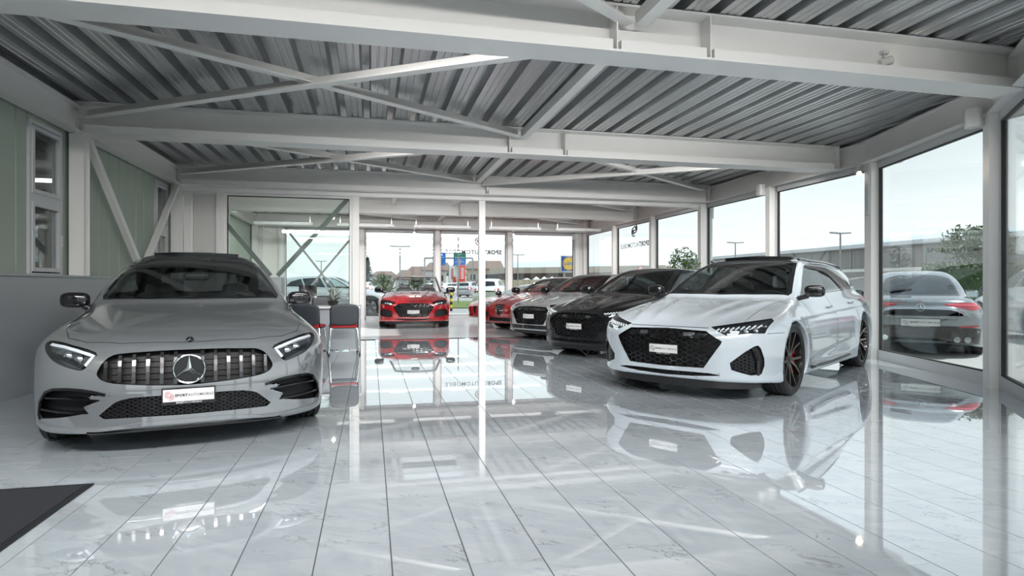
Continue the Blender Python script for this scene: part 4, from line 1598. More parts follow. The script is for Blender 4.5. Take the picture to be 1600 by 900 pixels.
M_slat = mat('dark chrome slat', (0.10, 0.10, 0.105, 1), 0.18, metal=0.9, noise=.03)
def build_grey_coupe():
    pnt = paint('solid pale grey paint', (0.140, 0.150, 0.159, 1), 0.30, ior=2.5)
    c = Car('saloon_car', CLS_P, (-1.375, 5.281, -76.9), 0.018, 'pale grey four-door coupe with a slatted black grille, parked beside the low grey wall', pnt)
    R = c.root
    # glass
    ws = [(-0.53, 0), (-0.56, 0.35), (-0.64, 0.68), (-0.72, 0.695), (-1.34, 0.56), (-1.32, 0.52), (-1.27, 0.3), (-1.255, 0)]
    wsc = c.patch('windscreen', both_top(ws), 'top', M_carglass, 0.002, 0.05, border=0.035)
    c.patch('rear_window', both_top([(-2.95, 0), (-3.0, 0.42), (-3.55, 0.50), (-3.66, 0)]), 'top', M_cardark, 0.002, 0.06, border=0.03)
    sw = [(-0.82, 1.00), (-1.20, 1.20), (-1.50, 1.305), (-1.95, 1.335), (-2.45, 1.28), (-3.05, 1.10), (-3.12, 1.05), (-2.9, 1.01)]
    for md in ('left', 'right'):
        c.patch('side_window', sw, md, M_carglass, 0.002, 0.05, border=0.03)
    c.patch('roof_panel', both_top([(-1.258, 0), (-1.275, .30), (-1.335, .525), (-1.40, .545), (-1.75, .55), (-2.4, .52), (-2.85, .44), (-2.88, 0)]), 'top', M_gloss, 0.002, 0.06, hole=False)  # black roof glass, enlarged to stand in for the dark ceiling reflection
    c.patch('sunroof_lid', both_top([(-1.60, 0), (-1.62, 0.36), (-1.68, 0.39), (-2.15, 0.37), (-2.18, 0)]), 'top', M_gloss, 0.028, 0.06, hole=False, thick=0.028)
    # grille
    g = both([(0, .675), (.20, .673), (.34, .667), (.43, .660), (.472, .636), (.503, .597), (.529, .542), (.508, .506), (.455, .482), (.36, .469), (.20, .454), (0, .446)])
    gr = c.opening('grille', g, 'front', 0.075, M_matte, M_gloss, 0.03, rnd=1)
    gi = inflate(ccw(g), -0.006)
    c.beads('grille_bar', [[(-.47, z), (.47, z)] for z in (.50, .545, .59, .635)], 'front', 0.008, 0.012, M_matte, -0.070, gr, 0.05, kind='stuff')
    for k in range(-6, 7):
        if k == 0: continue
        y = 0.0795 * k
        ys = np.array([(y, z) for z in np.arange(.43, .69, .004)])
        zz = ys[inside(gi, ys)][:, 1]
        c.beads('grille_slat', [[(y, zz.min()), (y, zz.max())]], 'front', 0.021, 0.034, M_slat, -0.034, gr, 0.04)
    star_mark(c, (0.868, 0, 0.553), 0.099, M_chrome, parent=R, disc=M_gloss)
    b = MB()
    b.lathe([(0, .006), (.024, .005), (.028, .0)], 20, Matrix.Rotation(0.95, 3, 'Y'), (0.716, 0, 0.7335))
    bb = b.build('bonnet_badge', M_rimdark, R, angle=40)
    b = MB()
    Rb = Matrix.Rotation(0.95, 3, 'Y')
    cb = Vector((0.716, 0, 0.7335)) + Rb @ Vector((0, 0, .006))
    b.tube([cb + Rb @ Vector((.024 * math.cos(a), .024 * math.sin(a), 0)) for a in [2 * PI * k / 24 for k in range(24)]], .0025, 6, closed=True)
    for k in range(3):
        a = PI + 2 * PI * k / 3
        b.tube([cb, cb + Rb @ Vector((.022 * math.cos(a), .022 * math.sin(a), 0))], [.004, .001], 5)
    b.build('badge_star', M_chrome, bb, angle=40)
    # head lamps
    hl = [(.520, .668), (.60, .698), (.68, .715), (.74, .731), (.83, .740), (.862, .722), (.862, .69), (.82, .64), (.765, .603), (.69, .576), (.612, .558), (.588, .577), (.553, .618)]
    def guts(h, sg):
        f = lambda l: [(sg * a, b_) for a, b_ in l]
        c.beads('light_guide', [f([(.835, .722), (.74, .712), (.66, .692), (.555, .657), (.60, .592)])], 'front', 0.020, 0.02, M_drl, -0.030, h, 0.03)
        lens_blobs(c, h, f([(.655, .640), (.725, .660)]), 0.032, -0.042, M_chrome)
        c.beads('lamp_divider', [f([(.62, .585), (.70, .625), (.82, .665)])], 'front', 0.03, 0.02, M_lampdark, -0.04, h, 0.03)
    lamp_pair(c, hl, 0.055, M_lampback, guts)
    # lower intake with mesh
    lm = both([(0, .388), (.32, .386), (.39, .370), (.43, .352), (.535, .252), (.30, .254), (0, .250)])
    li = c.opening('lower_intake', lm, 'front', 0.05, M_matte, M_satin, 0.02, rnd=1)
    c.honeycomb('intake_mesh', inflate(ccw(lm), -0.004), 'front', 0.036, 0.024, 0.005, 0.014, M_satin, -0.022, li)
    ik = [(.475, .411), (.55, .428), (.62, .438), (.70, .442), (.77, .437), (.82, .413), (.862, .345), (.875, .265), (.855, .240), (.70, .265), (.572, .291), (.598, .331), (.507, .373), (.575, .394)]
    for sg in (1, -1):
        f = lambda l: [(sg * a, b_) for a, b_ in l]
        o = c.opening('side_intake', f(ik), 'front', 0.09, M_matte, M_satin, 0.02, step=0.018)
        c.beads('intake_trim', [f([(.472, .409), (.55, .430), (.62, .441), (.70, .445), (.775, .440), (.827, .416), (.868, .345), (.880, .262), (.868, .235)])], 'front', 0.017, 0.012, M_gloss, -0.002, o, 0.03)
        c.beads('intake_fin', [f([(.507, .373), (.60, .380), (.72, .385), (.835, .378)])], 'front', 0.010, 0.045, M_gloss, -0.043, o, 0.03)
        c.beads('intake_fin', [f([(.572, .291), (.68, .292), (.80, .296), (.865, .300)])], 'front', 0.010, 0.045, M_gloss, -0.043, o, 0.03)
    c.beads('front_lip', [[(-.885, .205), (-.80, .192), (-.53, .187), (-.19, .212), (.19, .212), (.53, .187), (.80, .192), (.885, .205)]], 'front', 0.022, 0.016, pnt, -0.002, None, 0.04)
    c.beads('splitter', [[(-.58, .163), (0, .176), (.58, .163)]], 'front', 0.014, 0.016, M_satin, -0.003, None, 0.05)
    # panel gaps
    c.beads('shut_line', [[(-.62, -.76), (-.30, -.735), (.05, -.775), (.30, -.77), (.50, -.72), (.62, -.60), (.70, -.40), (.735, 0), (.70, .40), (.62, .60), (.50, .72), (.30, .77), (.05, .775), (-.30, .735), (-.62, .76)]], 'top', 0.005, 0.0006, M_matte, 0.0002, None, 0.05)
    for md in ('left', 'right'):
        c.beads('shut_line', [[(-.55, .88), (-.50, .70), (-.46, .35)], [(-1.75, .97), (-1.78, .7), (-1.70, .30)], [(-2.75, .97), (-2.70, .7), (-2.55, .5)]], md, 0.005, 0.0006, M_matte, 0.0002, None, 0.05, kind='stuff')
    c.finish()
    for x in (0, -2.94):
        for sg in (1, -1):
            wheel(R, x, sg * 0.815, 0.345, 0.25, 'plain_low', sg)
    mirrors(c, -0.76, 0.895, 0.985, M_gloss, 0.84)
    number_plate(c, (0.888, 0, 0.380), 0.0, ink=M_inkred)
    seats(c, (-1.55,), (0.37, -0.37), 0.28, 1.13, rear=-2.45)
    cockpit(c, -0.86, 0.86, 0.68, 0.37)
    m = MB(); superblob(m, (-1.18, 0, 1.19), (0.02, 0.11, 0.035), 0.5, 0.4); m.build('rear_view_mirror', M_satin, R, angle=60)
    c.patch('tail_lamp', [(.42, .80), (.80, .84), (.80, .90), (.45, .88)], 'rear', M_taillamp, 0.003, 0.05, hole=False)
    c.patch('tail_lamp', mir([(.42, .80), (.80, .84), (.80, .90), (.45, .88)]), 'rear', M_taillamp, 0.003, 0.05, hole=False)
    return c

# ---------------------------------------------------------------- front end shared by the cars with a wide hexagonal grille
def hex_front(c, o):
    R = c.root
    pnt = c.pnt
    zs, ws = o.get('zs', 1.0), o.get('ws', 1.0)
    S = lambda l: [(a * ws, b_ * zs) for a, b_ in l]
    gh_ = S([(0, .683), (.41, .669), (.565, .578), (.555, .55), (.40, .318), (0, .310)])
    g = both(gh_)
    gr = c.opening('grille', g, 'front', 0.07, M_matte, M_gloss, 0.03, rnd=0, rim=o.get('rim'), step=o.get('step', 0.03))
    if o.get('mesh', True):
        c.honeycomb('grille_mesh', inflate(ccw(g), -0.006), 'front', o.get('cw', .088), o.get('ch', .047), 0.008, 0.018, M_gloss, -0.026, gr)
    if o.get('band', True):
        c.patch('grille_bar', S([(-.40, .655), (.40, .655), (.44, .60), (-.44, .60)]), 'front', M_gloss, -0.012, 0.06, gr, hole=False, thick=0.02)
    zr = o.get('zring', 0.628) * zs
    xs = c.on('front', [(0, zr)])[0][0][0]
    ring_mark(c, (xs + 0.004, 0, zr), o.get('r', 0.048), 4, o.get('ringmat', M_rimdark), parent=gr)
    if o.get('fine', True):
        for u in (-.245, .235):
            c.patch('sensor_window', S([(u - .045, .655), (u + .045, .655), (u + .045, .618), (u - .045, .618)]), 'front', M_lampback, -0.006, 0.06, gr, hole=False, thick=0.012)
    for sg in (1, -1):
        f = lambda l: [(sg * a, b_) for a, b_ in S(l)]
        ik = c.opening('side_intake', f(o.get('intake', [(.58, .333), (.80, .535), (.845, .548), (.88, .385), (.845, .243)])), 'front', 0.06, M_matte, M_gloss, 0.02, rnd=1, step=o.get('step', 0.03), rim=o.get('rim'))
        if o.get('imesh', True):
            c.honeycomb('intake_mesh', f([(.59, .334), (.785, .52), (.825, .27)]), 'front', 0.044, 0.03, 0.006, 0.014, M_gloss, -0.022, ik)
            c.beads('intake_blade', [f([(.80, .520), (.835, .40), (.832, .262)])], 'front', 0.026, 0.05, M_gloss, -0.045, ik, 0.04)
    c.opening('lower_slot', both(S([(0, .270), (.30, .273), (.45, .271), (.565, .255), (.30, .233), (0, .224)])), 'front', 0.05, M_matte, M_satin, 0.012, step=0.03)
    c.beads('slot_bar', [[(y * ws, .228 * zs), (y * ws, .268 * zs)] for y in (-.4, -.27, -.14, 0, .14, .27, .4)], 'front', 0.008, 0.02, M_satin, -0.03, None, 0.05, kind='stuff')
    ny, sp = curve(c.P['nose_plan']), MB()
    xn = max(q[1] for q in c.P['nose']) - 0.03
    yy = [(-.80 + 1.6 * k / 24) * ws for k in range(25)]
    pl_ = [(xn - float(ny(abs(y))) - 0.06 * (abs(y) / .8) ** 4, y) for y in yy] + [(xn - .42, .80 * ws), (xn - .42, -.80 * ws)]
    nn_ = len(pl_)
    sp._add([(a, b, .128) for a, b in pl_] + [(a, b, .198 + .012 * (abs(b) / .8) ** 2) for a, b in pl_], [(k, (k + 1) % nn_, nn_ + (k + 1) % nn_, nn_ + k) for k in range(nn_)] + [tuple(range(nn_ - 1, -1, -1)), tuple(range(nn_, 2 * nn_))])
    sp.build('splitter', M_satin, R, angle=40)
    c.beads('bonnet_gap', [S([(-.42, .697), (0, .698), (.42, .697)])], 'front', 0.011, 0.001, M_matte, 0.0003, None, 0.05)
    hl = S(o.get('lamp', [(.43, .708), (.60, .632), (.765, .656), (.872, .655), (.888, .765), (.86, .788), (.665, .750)]))
    def guts(h, sg):
        f = lambda l: [(sg * a, b_) for a, b_ in S(l)]
        if o.get('fine', True):
            for k in range(9):
                u = .50 + .040 * k
                c.beads('light_bar', [f([(u + .012, .700 + .010 * k * .45), (u - .006, .676 + .010 * k * .40)])], 'front', 0.010, 0.012, M_drl, -0.016, h, 0.05)
        c.beads('light_guide', [f([(.60, .645), (.68, .655), (.69, .675), (.62, .672)])], 'front', 0.020, 0.012, M_drl, -0.020, h, 0.05)
        lens_blobs(c, h, f([(.745, .683), (.815, .69)]), 0.026, -0.03, M_chrome)
    lamp_pair(c, hl, 0.05, M_lampdark, guts, rnd=0)
    px = c.on('front', [(0, o.get('zplate', .475))])[0][0][0]
    number_plate(c, (px + 0.016, 0, o.get('zplate', .475)), 0.0)

def build_white_estate():
    pnt = paint('ice white paint', (0.44, 0.49, 0.53, 1), 0.26)
    c = Car('estate_car', RS_P, (3.612, 6.138, -144.63), 0.018, 'white estate car with black roof and large dark wheels, nearest of the window row', pnt)
    R = c.root
    ws = [(-0.41, 0), (-0.45, 0.38), (-0.525, 0.72), (-0.60, 0.735), (-1.36, 0.565), (-1.33, 0.5), (-1.27, 0.25), (-1.255, 0)]
    wsc = c.patch('windscreen', both_top(ws), 'top', M_carglass, 0.002, 0.05, border=0.035)
    c.patch('rear_window', both_top([(-3.62, 0), (-3.62, 0.50), (-3.86, 0.60), (-3.93, 0)]), 'top', M_cardark, 0.002, 0.06, border=0.03)
    W1 = [(-.74, .995), (-1.06, 1.19), (-1.34, 1.325), (-1.50, 1.365), (-1.86, 1.385), (-1.62, 1.035)]
    W2 = [(-1.93, 1.380), (-1.71, 1.042), (-2.44, 1.060), (-2.60, 1.355), (-2.25, 1.378)]
    W3 = [(-2.65, 1.350), (-2.51, 1.062), (-3.20, 1.075), (-3.26, 1.09), (-3.02, 1.235), (-2.85, 1.31)]
    for md in ('left', 'right'):
        c.patch('door_pillar', [(-1.63, 1.04), (-1.71, 1.045), (-1.935, 1.378), (-1.86, 1.38)], md, M_gloss, 0.0022, 0.05, hole=False)
        c.patch('door_pillar', [(-2.45, 1.064), (-2.51, 1.066), (-2.66, 1.348), (-2.60, 1.352)], md, M_gloss, 0.0022, 0.05, hole=False)
        c.patch('side_window', W1, md, M_carglass, 0.003, 0.045, border=0.022)
        c.patch('side_window', W2, md, M_cardark, 0.003, 0.045, border=0.022)
        c.patch('quarter_window', W3, md, M_cardark, 0.003, 0.045, border=0.022)
    c.patch('roof_panel', both_top([(-1.258, 0), (-1.272, .25), (-1.332, .50), (-1.38, .54), (-1.55, 0.555), (-2.6, 0.555), (-3.50, 0.50), (-3.58, .4), (-3.6, 0)]), 'top', M_gloss, 0.002, 0.07, hole=False)
    c.patch('sunroof_lid', both_top([(-1.52, 0), (-1.54, 0.40), (-1.60, 0.44), (-2.15, 0.44), (-2.2, 0)]), 'top', M_gloss, 0.032, 0.06, hole=False, thick=0.03)
    for sg in (1, -1):
        c.beads('roof_rail', [[(-1.45, sg * .545), (-1.7, sg * .575), (-2.6, sg * .58), (-3.3, sg * .545)]], 'top', 0.028, 0.022, M_gloss, 0.012, None, 0.06)
    hex_front(c, {})
    c.beads('shut_line', [[(.64, .69), (.40, .685), (.058, .672), (-.25, .70), (-.50, .755)], [(.64, -.69), (.40, -.685), (.058, -.672), (-.25, -.70), (-.50, -.755)]], 'top', 0.005, 0.0006, M_matte, 0.0002, None, 0.05, kind='stuff')
    for md in ('left', 'right'):
        c.beads('shut_line', [[(-.58, .955), (-.52, .78), (-.44, .55), (-.46, .30)], [(-1.66, 1.01), (-1.69, .75), (-1.64, .32)], [(-2.62, 1.03), (-2.66, .80), (-2.50, .50)], [(.60, .653), (.36, .653)]], md, 0.005, 0.0006, M_matte, 0.0002, None, 0.05, kind='stuff')
        c.beads('sill_blade', [[(-.55, .235), (-1.3, .225), (-2.1, .245)]], md, 0.035, 0.035, M_gloss, -0.004, None, 0.08)
        c.beads('window_trim', [[(-.66, .985), (-1.62, 1.022), (-2.5, 1.047), (-3.22, 1.062)]], md, 0.012, 0.004, M_gloss, 0.001, None, 0.08)
    c.finish()
    for x in (0, -2.93):
        for sg in (1, -1):
            wheel(R, x, sg * 0.815, 0.362, 0.27, 'twin_low', sg)
    for x, z in ((-1.50, .860), (-2.52, .890)):
        for sg in (1, -1):
            P = c.on('left' if sg > 0 else 'right', [(x, z)])[0][0]
            m = MB(); superblob(m, P + np.array([0, sg * .016, 0]), (.105, .016, .017), .6, .7, None, 8, 14)
            m.build('door_handle', pnt, R, angle=60)
    mirrors(c, -0.66, 0.955, 1.045, M_gloss, 0.84)
    seats(c, (-1.55,), (0.37, -0.37), 0.30, 1.17, rear=-2.45)
    cockpit(c, -0.82, 0.87, 0.68, 0.37)
    m = MB(); superblob(m, (-1.14, 0, 1.24), (0.02, 0.11, 0.035), 0.5, 0.4); m.build('rear_view_mirror', M_satin, R, angle=60)
    for sg in (1, -1):
        l = [(.45, .83), (.88, .86), (.88, .93), (.5, .90)]
        c.patch('tail_lamp', l if sg > 0 else mir(l), 'rear', M_taillamp, 0.003, 0.05, hole=False)
    return c
build_grey_coupe()
build_white_estate()
def scaled(P, fx, fy, fz, **over):
    xz = lambda l: [(a * fx, b * fz) for a, b in l]
    xy = lambda l: [(a * fx, b * fy) for a, b in l]
    Q = dict(P)
    Q.update(top=xz(P['top']), width=xy(P['width']), section=[(a * fz, b * fy) for a, b in P['section']], nose=[(a * fz, b * fx) for a, b in P['nose']],
             nose_plan=[(a * fy, b * fx) for a, b in P['nose_plan']], tail=[(a * fz, b * fx) for a, b in P['tail']], tail_plan=[(a * fy, b * fx) for a, b in P['tail_plan']],
             bottom=xz(P['bottom']), wb=P['wb'] * fx, arch=P['arch'] * (0.5 + 0.5 * fz), zw=P['zw'] * (0.5 + 0.5 * fz))
    Q['ridges'] = [(a * fx, b * fx, c * fy, d * fy, e, f) for a, b, c, d, e, f in P['ridges']]
    Q['creases'] = [(a * fz, b * fz, c * fx, d * fx, e, f) for a, b, c, d, e, f in P['creases']]
    g = P['gh']
    h = dict(g)
    h.update(zb=g['zb'] * fz, side=xy(g['side']), roof=xz(g['roof']), ws=(g['ws'][0] * fx, g['ws'][1] * fx / fz, g['ws'][2] * fx / fy ** 2), rg=(g['rg'][0] * fx, g['rg'][1] * fx / fz, g['rg'][2] * fx / fy ** 2))
    h.update(over.pop('gh', {}))
    Q['gh'] = h
    Q.update(over)
    Q['scale'] = (fx, fy, fz)
    return Q

def four_wheels(c, style, R=None, track=0.815, w=0.25):
    for x in (0, -c.P['wb']):
        for sg in (1, -1): wheel(c.root, x, sg * track, R or c.P['zw'] + 0.002, w, style, sg)

WS_STD = [(-0.41, 0), (-0.45, 0.38), (-0.525, 0.72), (-0.60, 0.735), (-1.36, 0.565), (-1.33, 0.5), (-1.27, 0.25), (-1.255, 0)]
SPORT_ROOF = [(-0.8, 1.345), (-1.15, 1.405), (-1.6, 1.435), (-2.2, 1.42), (-2.9, 1.31), (-3.5, 1.16), (-4.0, 1.02)]

def windows(c, kind='sport', step=0.06, glassm=None):
    fx, fy, fz = c.P['scale']
    S = lambda l: [(a * fx, b * fz) for a, b in l]
    T = lambda l: [(a * fx, b * fy) for a, b in l]
    w = c.patch('windscreen', both_top(T(WS_STD)), 'top', glassm or M_carglass, 0.002, step, border=0.035)
    if kind == 'sport':
        c.patch('rear_window', both_top(T([(-2.75, 0), (-2.8, 0.44), (-3.5, 0.50), (-3.62, 0)])), 'top', M_cardark, 0.002, step, border=0.03)
        W = [[(-.74, .995), (-1.06, 1.17), (-1.34, 1.285), (-1.55, 1.32), (-1.86, 1.335), (-1.66, 1.025)], [(-1.93, 1.335), (-1.74, 1.03), (-2.60, 1.055), (-3.0, 1.11), (-2.75, 1.19), (-2.35, 1.29)]]
    else:
        c.patch('rear_window', both_top(T([(-3.62, 0), (-3.62, 0.50), (-3.86, 0.60), (-3.93, 0)])), 'top', M_cardark, 0.002, step, border=0.03)
        W = [[(-.74, .995), (-1.06, 1.19), (-1.34, 1.325), (-1.50, 1.36), (-1.86, 1.375), (-1.62, 1.035)], [(-1.93, 1.370), (-1.71, 1.042), (-2.44, 1.060), (-2.60, 1.345), (-2.25, 1.368)], [(-2.65, 1.340), (-2.51, 1.062), (-3.20, 1.075), (-3.02, 1.235)]]
    for md in ('left', 'right'):
        for k, l in enumerate(W):
            c.patch('side_window', S(l), md, M_carglass if k == 0 else M_cardark, 0.003, step, border=0.025)
    return w

def cabin(c, fine=True):
    fx, fy, fz = c.P['scale']
    seats(c, (-1.55 * fx,), (0.37 * fy, -0.37 * fy), 0.28, 1.14 * fz, rear=-2.42 * fx)
    cockpit(c, -0.84 * fx, 0.86 * fz, 0.66 * fy, 0.37 * fy)

def build_black_sportback():
    pnt = paint('deep black paint', (0.003, 0.003, 0.004, 1), 0.22, ior=1.5)
    pnt.node_tree.nodes['Principled BSDF'].inputs['Specular IOR Level'].default_value = 0.15
    P = scaled(RS_P, 0.88, 0.975, 0.985, gh=dict(roof=[(a * .88, b * .985) for a, b in SPORT_ROOF], rg=(-3.5, 2.1, 0.10)))
    c = Car('hatchback_car', P, (3.77, 9.37, -150), 0.024, 'black sporty hatchback with black grille, between the white estate and the silver coupe', pnt)
    windows(c)
    hex_front(c, dict(ws=.98, zs=1.0, r=.05, zring=.640, cw=.085, ch=.05, step=.04))
    c.finish()
    four_wheels(c, 'plain_low', .355, .80)
    mirrors(c, -0.64, .99, 1.03, M_gloss)
    cabin(c)

def build_silver_coupe():
    pnt = paint('pale silver paint', (0.36, 0.37, 0.375, 1), 0.22, 0.25)
    P = scaled(RS_P, 0.88, 0.955, 0.955, gh=dict(roof=[(a * .88, b * .955) for a, b in SPORT_ROOF], rg=(-3.5, 2.1, 0.10)))
    c = Car('coupe_car', P, (3.86, 12.50, -150), 0.028, 'silver coupe with a black front grille, standing between a black and a red car', pnt)
    windows(c)
    hex_front(c, dict(ws=.96, zs=1.0, fine=False, r=.042, mesh=True, cw=.095, ch=.055, step=.045, imesh=False))
    c.patch('front_mask', [(-.74, .50), (-.60, .30), (.60, .30), (.74, .50), (.80, .30), (.55, .22), (-.55, .22), (-.80, .30)], 'front', M_gloss, 0.0015, .05, hole=False)
    c.beads('chrome_lip', [[(-.80, .19), (-.4, .175), (0, .172), (.4, .175), (.80, .19)]], 'front', .03, .02, pnt, .002, None, .06)
    c.finish()
    four_wheels(c, 'plain_low', .345, .785)
    mirrors(c, -0.64, .97, 1.0, M_gloss)
    cabin(c)

def build_red_convertible():
    pnt = paint('bright red paint', (0.33, 0.007, 0.012, 1), 0.22)
    P = scaled(RS_P, 0.94, 0.95, 0.985)
    P['gh'] = None
    P['top'] = [(a, min(b, .955)) for a, b in P['top']]
    c = Car('convertible_car', P, (1.13, 16.55, -95.5), 0.024, 'red open-top convertible with black grille, facing the viewer by the back windows', pnt)
    R = c.root
    hex_front(c, dict(fine=False, ws=.90, zs=.965, r=.04, cw=.08, ch=.05, step=.04, imesh=False, intake=[(.575, .41), (.63, .50), (.90, .53), (.955, .46), (.95, .34), (.62, .30)], zplate=.43,
                      lamp=[(.50, .70), (.64, .610), (.80, .640), (.93, .655), (.94, .735), (.90, .765), (.70, .750)]))
    o = c.opening('cockpit_tub', both_top([(-.72, 0), (-.74, .40), (-.80, .62), (-2.25, .64), (-2.45, .5), (-2.5, 0)]), 'top', 0.42, M_cabin, M_cabin, 0.03, step=.05)
    c.beads('beltline_trim', [[(-.70, sg * .665), (-1.5, sg * .69), (-2.35, sg * .69)] for sg in (1, -1)], 'top', .02, .008, M_chrome, .001, None, .1, kind='stuff')
    # windscreen with its frame
    def wsp(u, v):
        w = .70 + (.565 - .70) * v
        y = u * w
        return Vector((-.50 - .58 * v - .30 * y * y, y, .935 + .405 * v + .02 * (1 - u * u) * v))
    nu, nv = 14, 6
    V = [wsp(-1 + 2 * i / nu, j / nv) for j in range(nv + 1) for i in range(nu + 1)]
    F = [(j * (nu + 1) + i, j * (nu + 1) + i + 1, (j + 1) * (nu + 1) + i + 1, (j + 1) * (nu + 1) + i) for j in range(nv) for i in range(nu)]
    gl = new_obj('windscreen', make_mesh('windscreen', V, F, M_carglass2, True), R)
    m = MB()
    m.tube([wsp(-1, k / 6) for k in range(7)] + [wsp(-1 + 2 * i / nu, 1) for i in range(1, nu)] + [wsp(1, 1 - k / 6) for k in range(7)], 0.030, 8)
    m.build('windscreen_frame', mat('silver window frame', (0.20, 0.20, 0.205, 1), .3, .6, noise=.03), gl, angle=60)
    m = MB(); superblob(m, (-1.0, 0, 1.255), (0.03, 0.115, 0.045), 0.5, 0.4); m.build('rear_view_mirror', M_satin, R, angle=60)
    c.finish()
    four_wheels(c, 'plain_low', .345, .785)
    mirrors(c, -0.62, .98, .985, M_gloss)
    seats(c, (-1.45, -2.15), (0.36, -0.36), 0.28, 1.13)
    cockpit(c, -0.80, 0.84, 0.64, 0.36)

def build_red_coupe():
    pnt = paint('dark red paint', (0.27, 0.010, 0.014, 1), 0.22)
    P = scaled(RS_P, 0.90, 0.94, 0.93, gh=dict(roof=[(a * .90, b * .925) for a, b in SPORT_ROOF], rg=(-3.55, 2.0, 0.10)))
    c = Car('coupe_car', P, (3.80, 15.16, -150), 0.03, 'dark red coupe with a shield-shaped grille and triple round lamps beside the silver coupe', pnt)
    windows(c)
    sh = c.opening('grille', [(-.16, .64), (.16, .64), (.11, .45), (0, .34), (-.11, .45)], 'front', .05, M_matte, M_chrome, .02, step=.04)
    c.beads('grille_slat', [[(-.13, z), (.13, z)] for z in (.45, .49, .53, .57, .61)], 'front', .01, .02, M_chrome, -.03, sh, .05, kind='stuff')
    for sg in (1, -1):
        l = [(.42, .665), (.46, .58), (.80, .60), (.84, .69), (.62, .70)]
        h = c.opening('headlight', l if sg > 0 else mir(l), 'front', .05, M_lampdark, M_lampdark, .02, step=.04)
        for k in range(3): lens_blobs(c, h, [(sg * (.51 + .115 * k), .635 + .008 * k)], .045, -.02, M_chrome)
        i_ = [(.42, .44), (.45, .33), (.76, .34), (.72, .45)]
        c.opening('side_intake', i_ if sg > 0 else mir(i_), 'front', .05, M_matte, M_satin, .02, step=.05)
    c.opening('lower_intake', [(-.36, .32), (-.40, .23), (.40, .23), (.36, .32)], 'front', .05, M_matte, M_satin, .02, step=.05)
    c.finish()
    four_wheels(c, 'plain_mid', .335, .775)
    mirrors(c, -0.60, .95, .98, M_gloss)
    cabin(c)

def build_red_roadster():
    pnt = paint('racing red paint', (0.36, 0.008, 0.012, 1), 0.22)
    P = scaled(RS_P, 0.82, 0.95, 0.80, gh=dict(roof=[(a * .82, b * .80) for a, b in SPORT_ROOF], rg=(-3.3, 2.2, 0.10)))
    c = Car('sports_car', P, (3.72, 18.05, -163), 0.034, 'low red sports car with black lamp surrounds, farthest in the row at the back windows', pnt)
    windows(c)
    for sg in (1, -1):
        l = [(.50, .575), (.54, .49), (.80, .50), (.86, .60), (.70, .61)]
        h = c.opening('headlight', l if sg > 0 else mir(l), 'front', .05, M_gloss, M_gloss, .02, step=.05)
        lens_blobs(c, h, [(sg * .66, .545), (sg * .74, .55)], .04, -.02, M_chrome)
        i_ = [(.40, .36), (.44, .22), (.80, .24), (.76, .40)]
        c.opening('side_intake', i_ if sg > 0 else mir(i_), 'front', .06, M_matte, M_satin, .02, step=.05)
    c.opening('grille', [(-.13, .50), (.13, .50), (.07, .34), (0, .26), (-.07, .34)], 'front', .05, M_matte, M_gloss, .02, step=.05)
    c.finish()
    four_wheels(c, 'plain_mid', .31, .78)
    mirrors(c, -0.52, .95, .86, M_gloss)
    cabin(c)

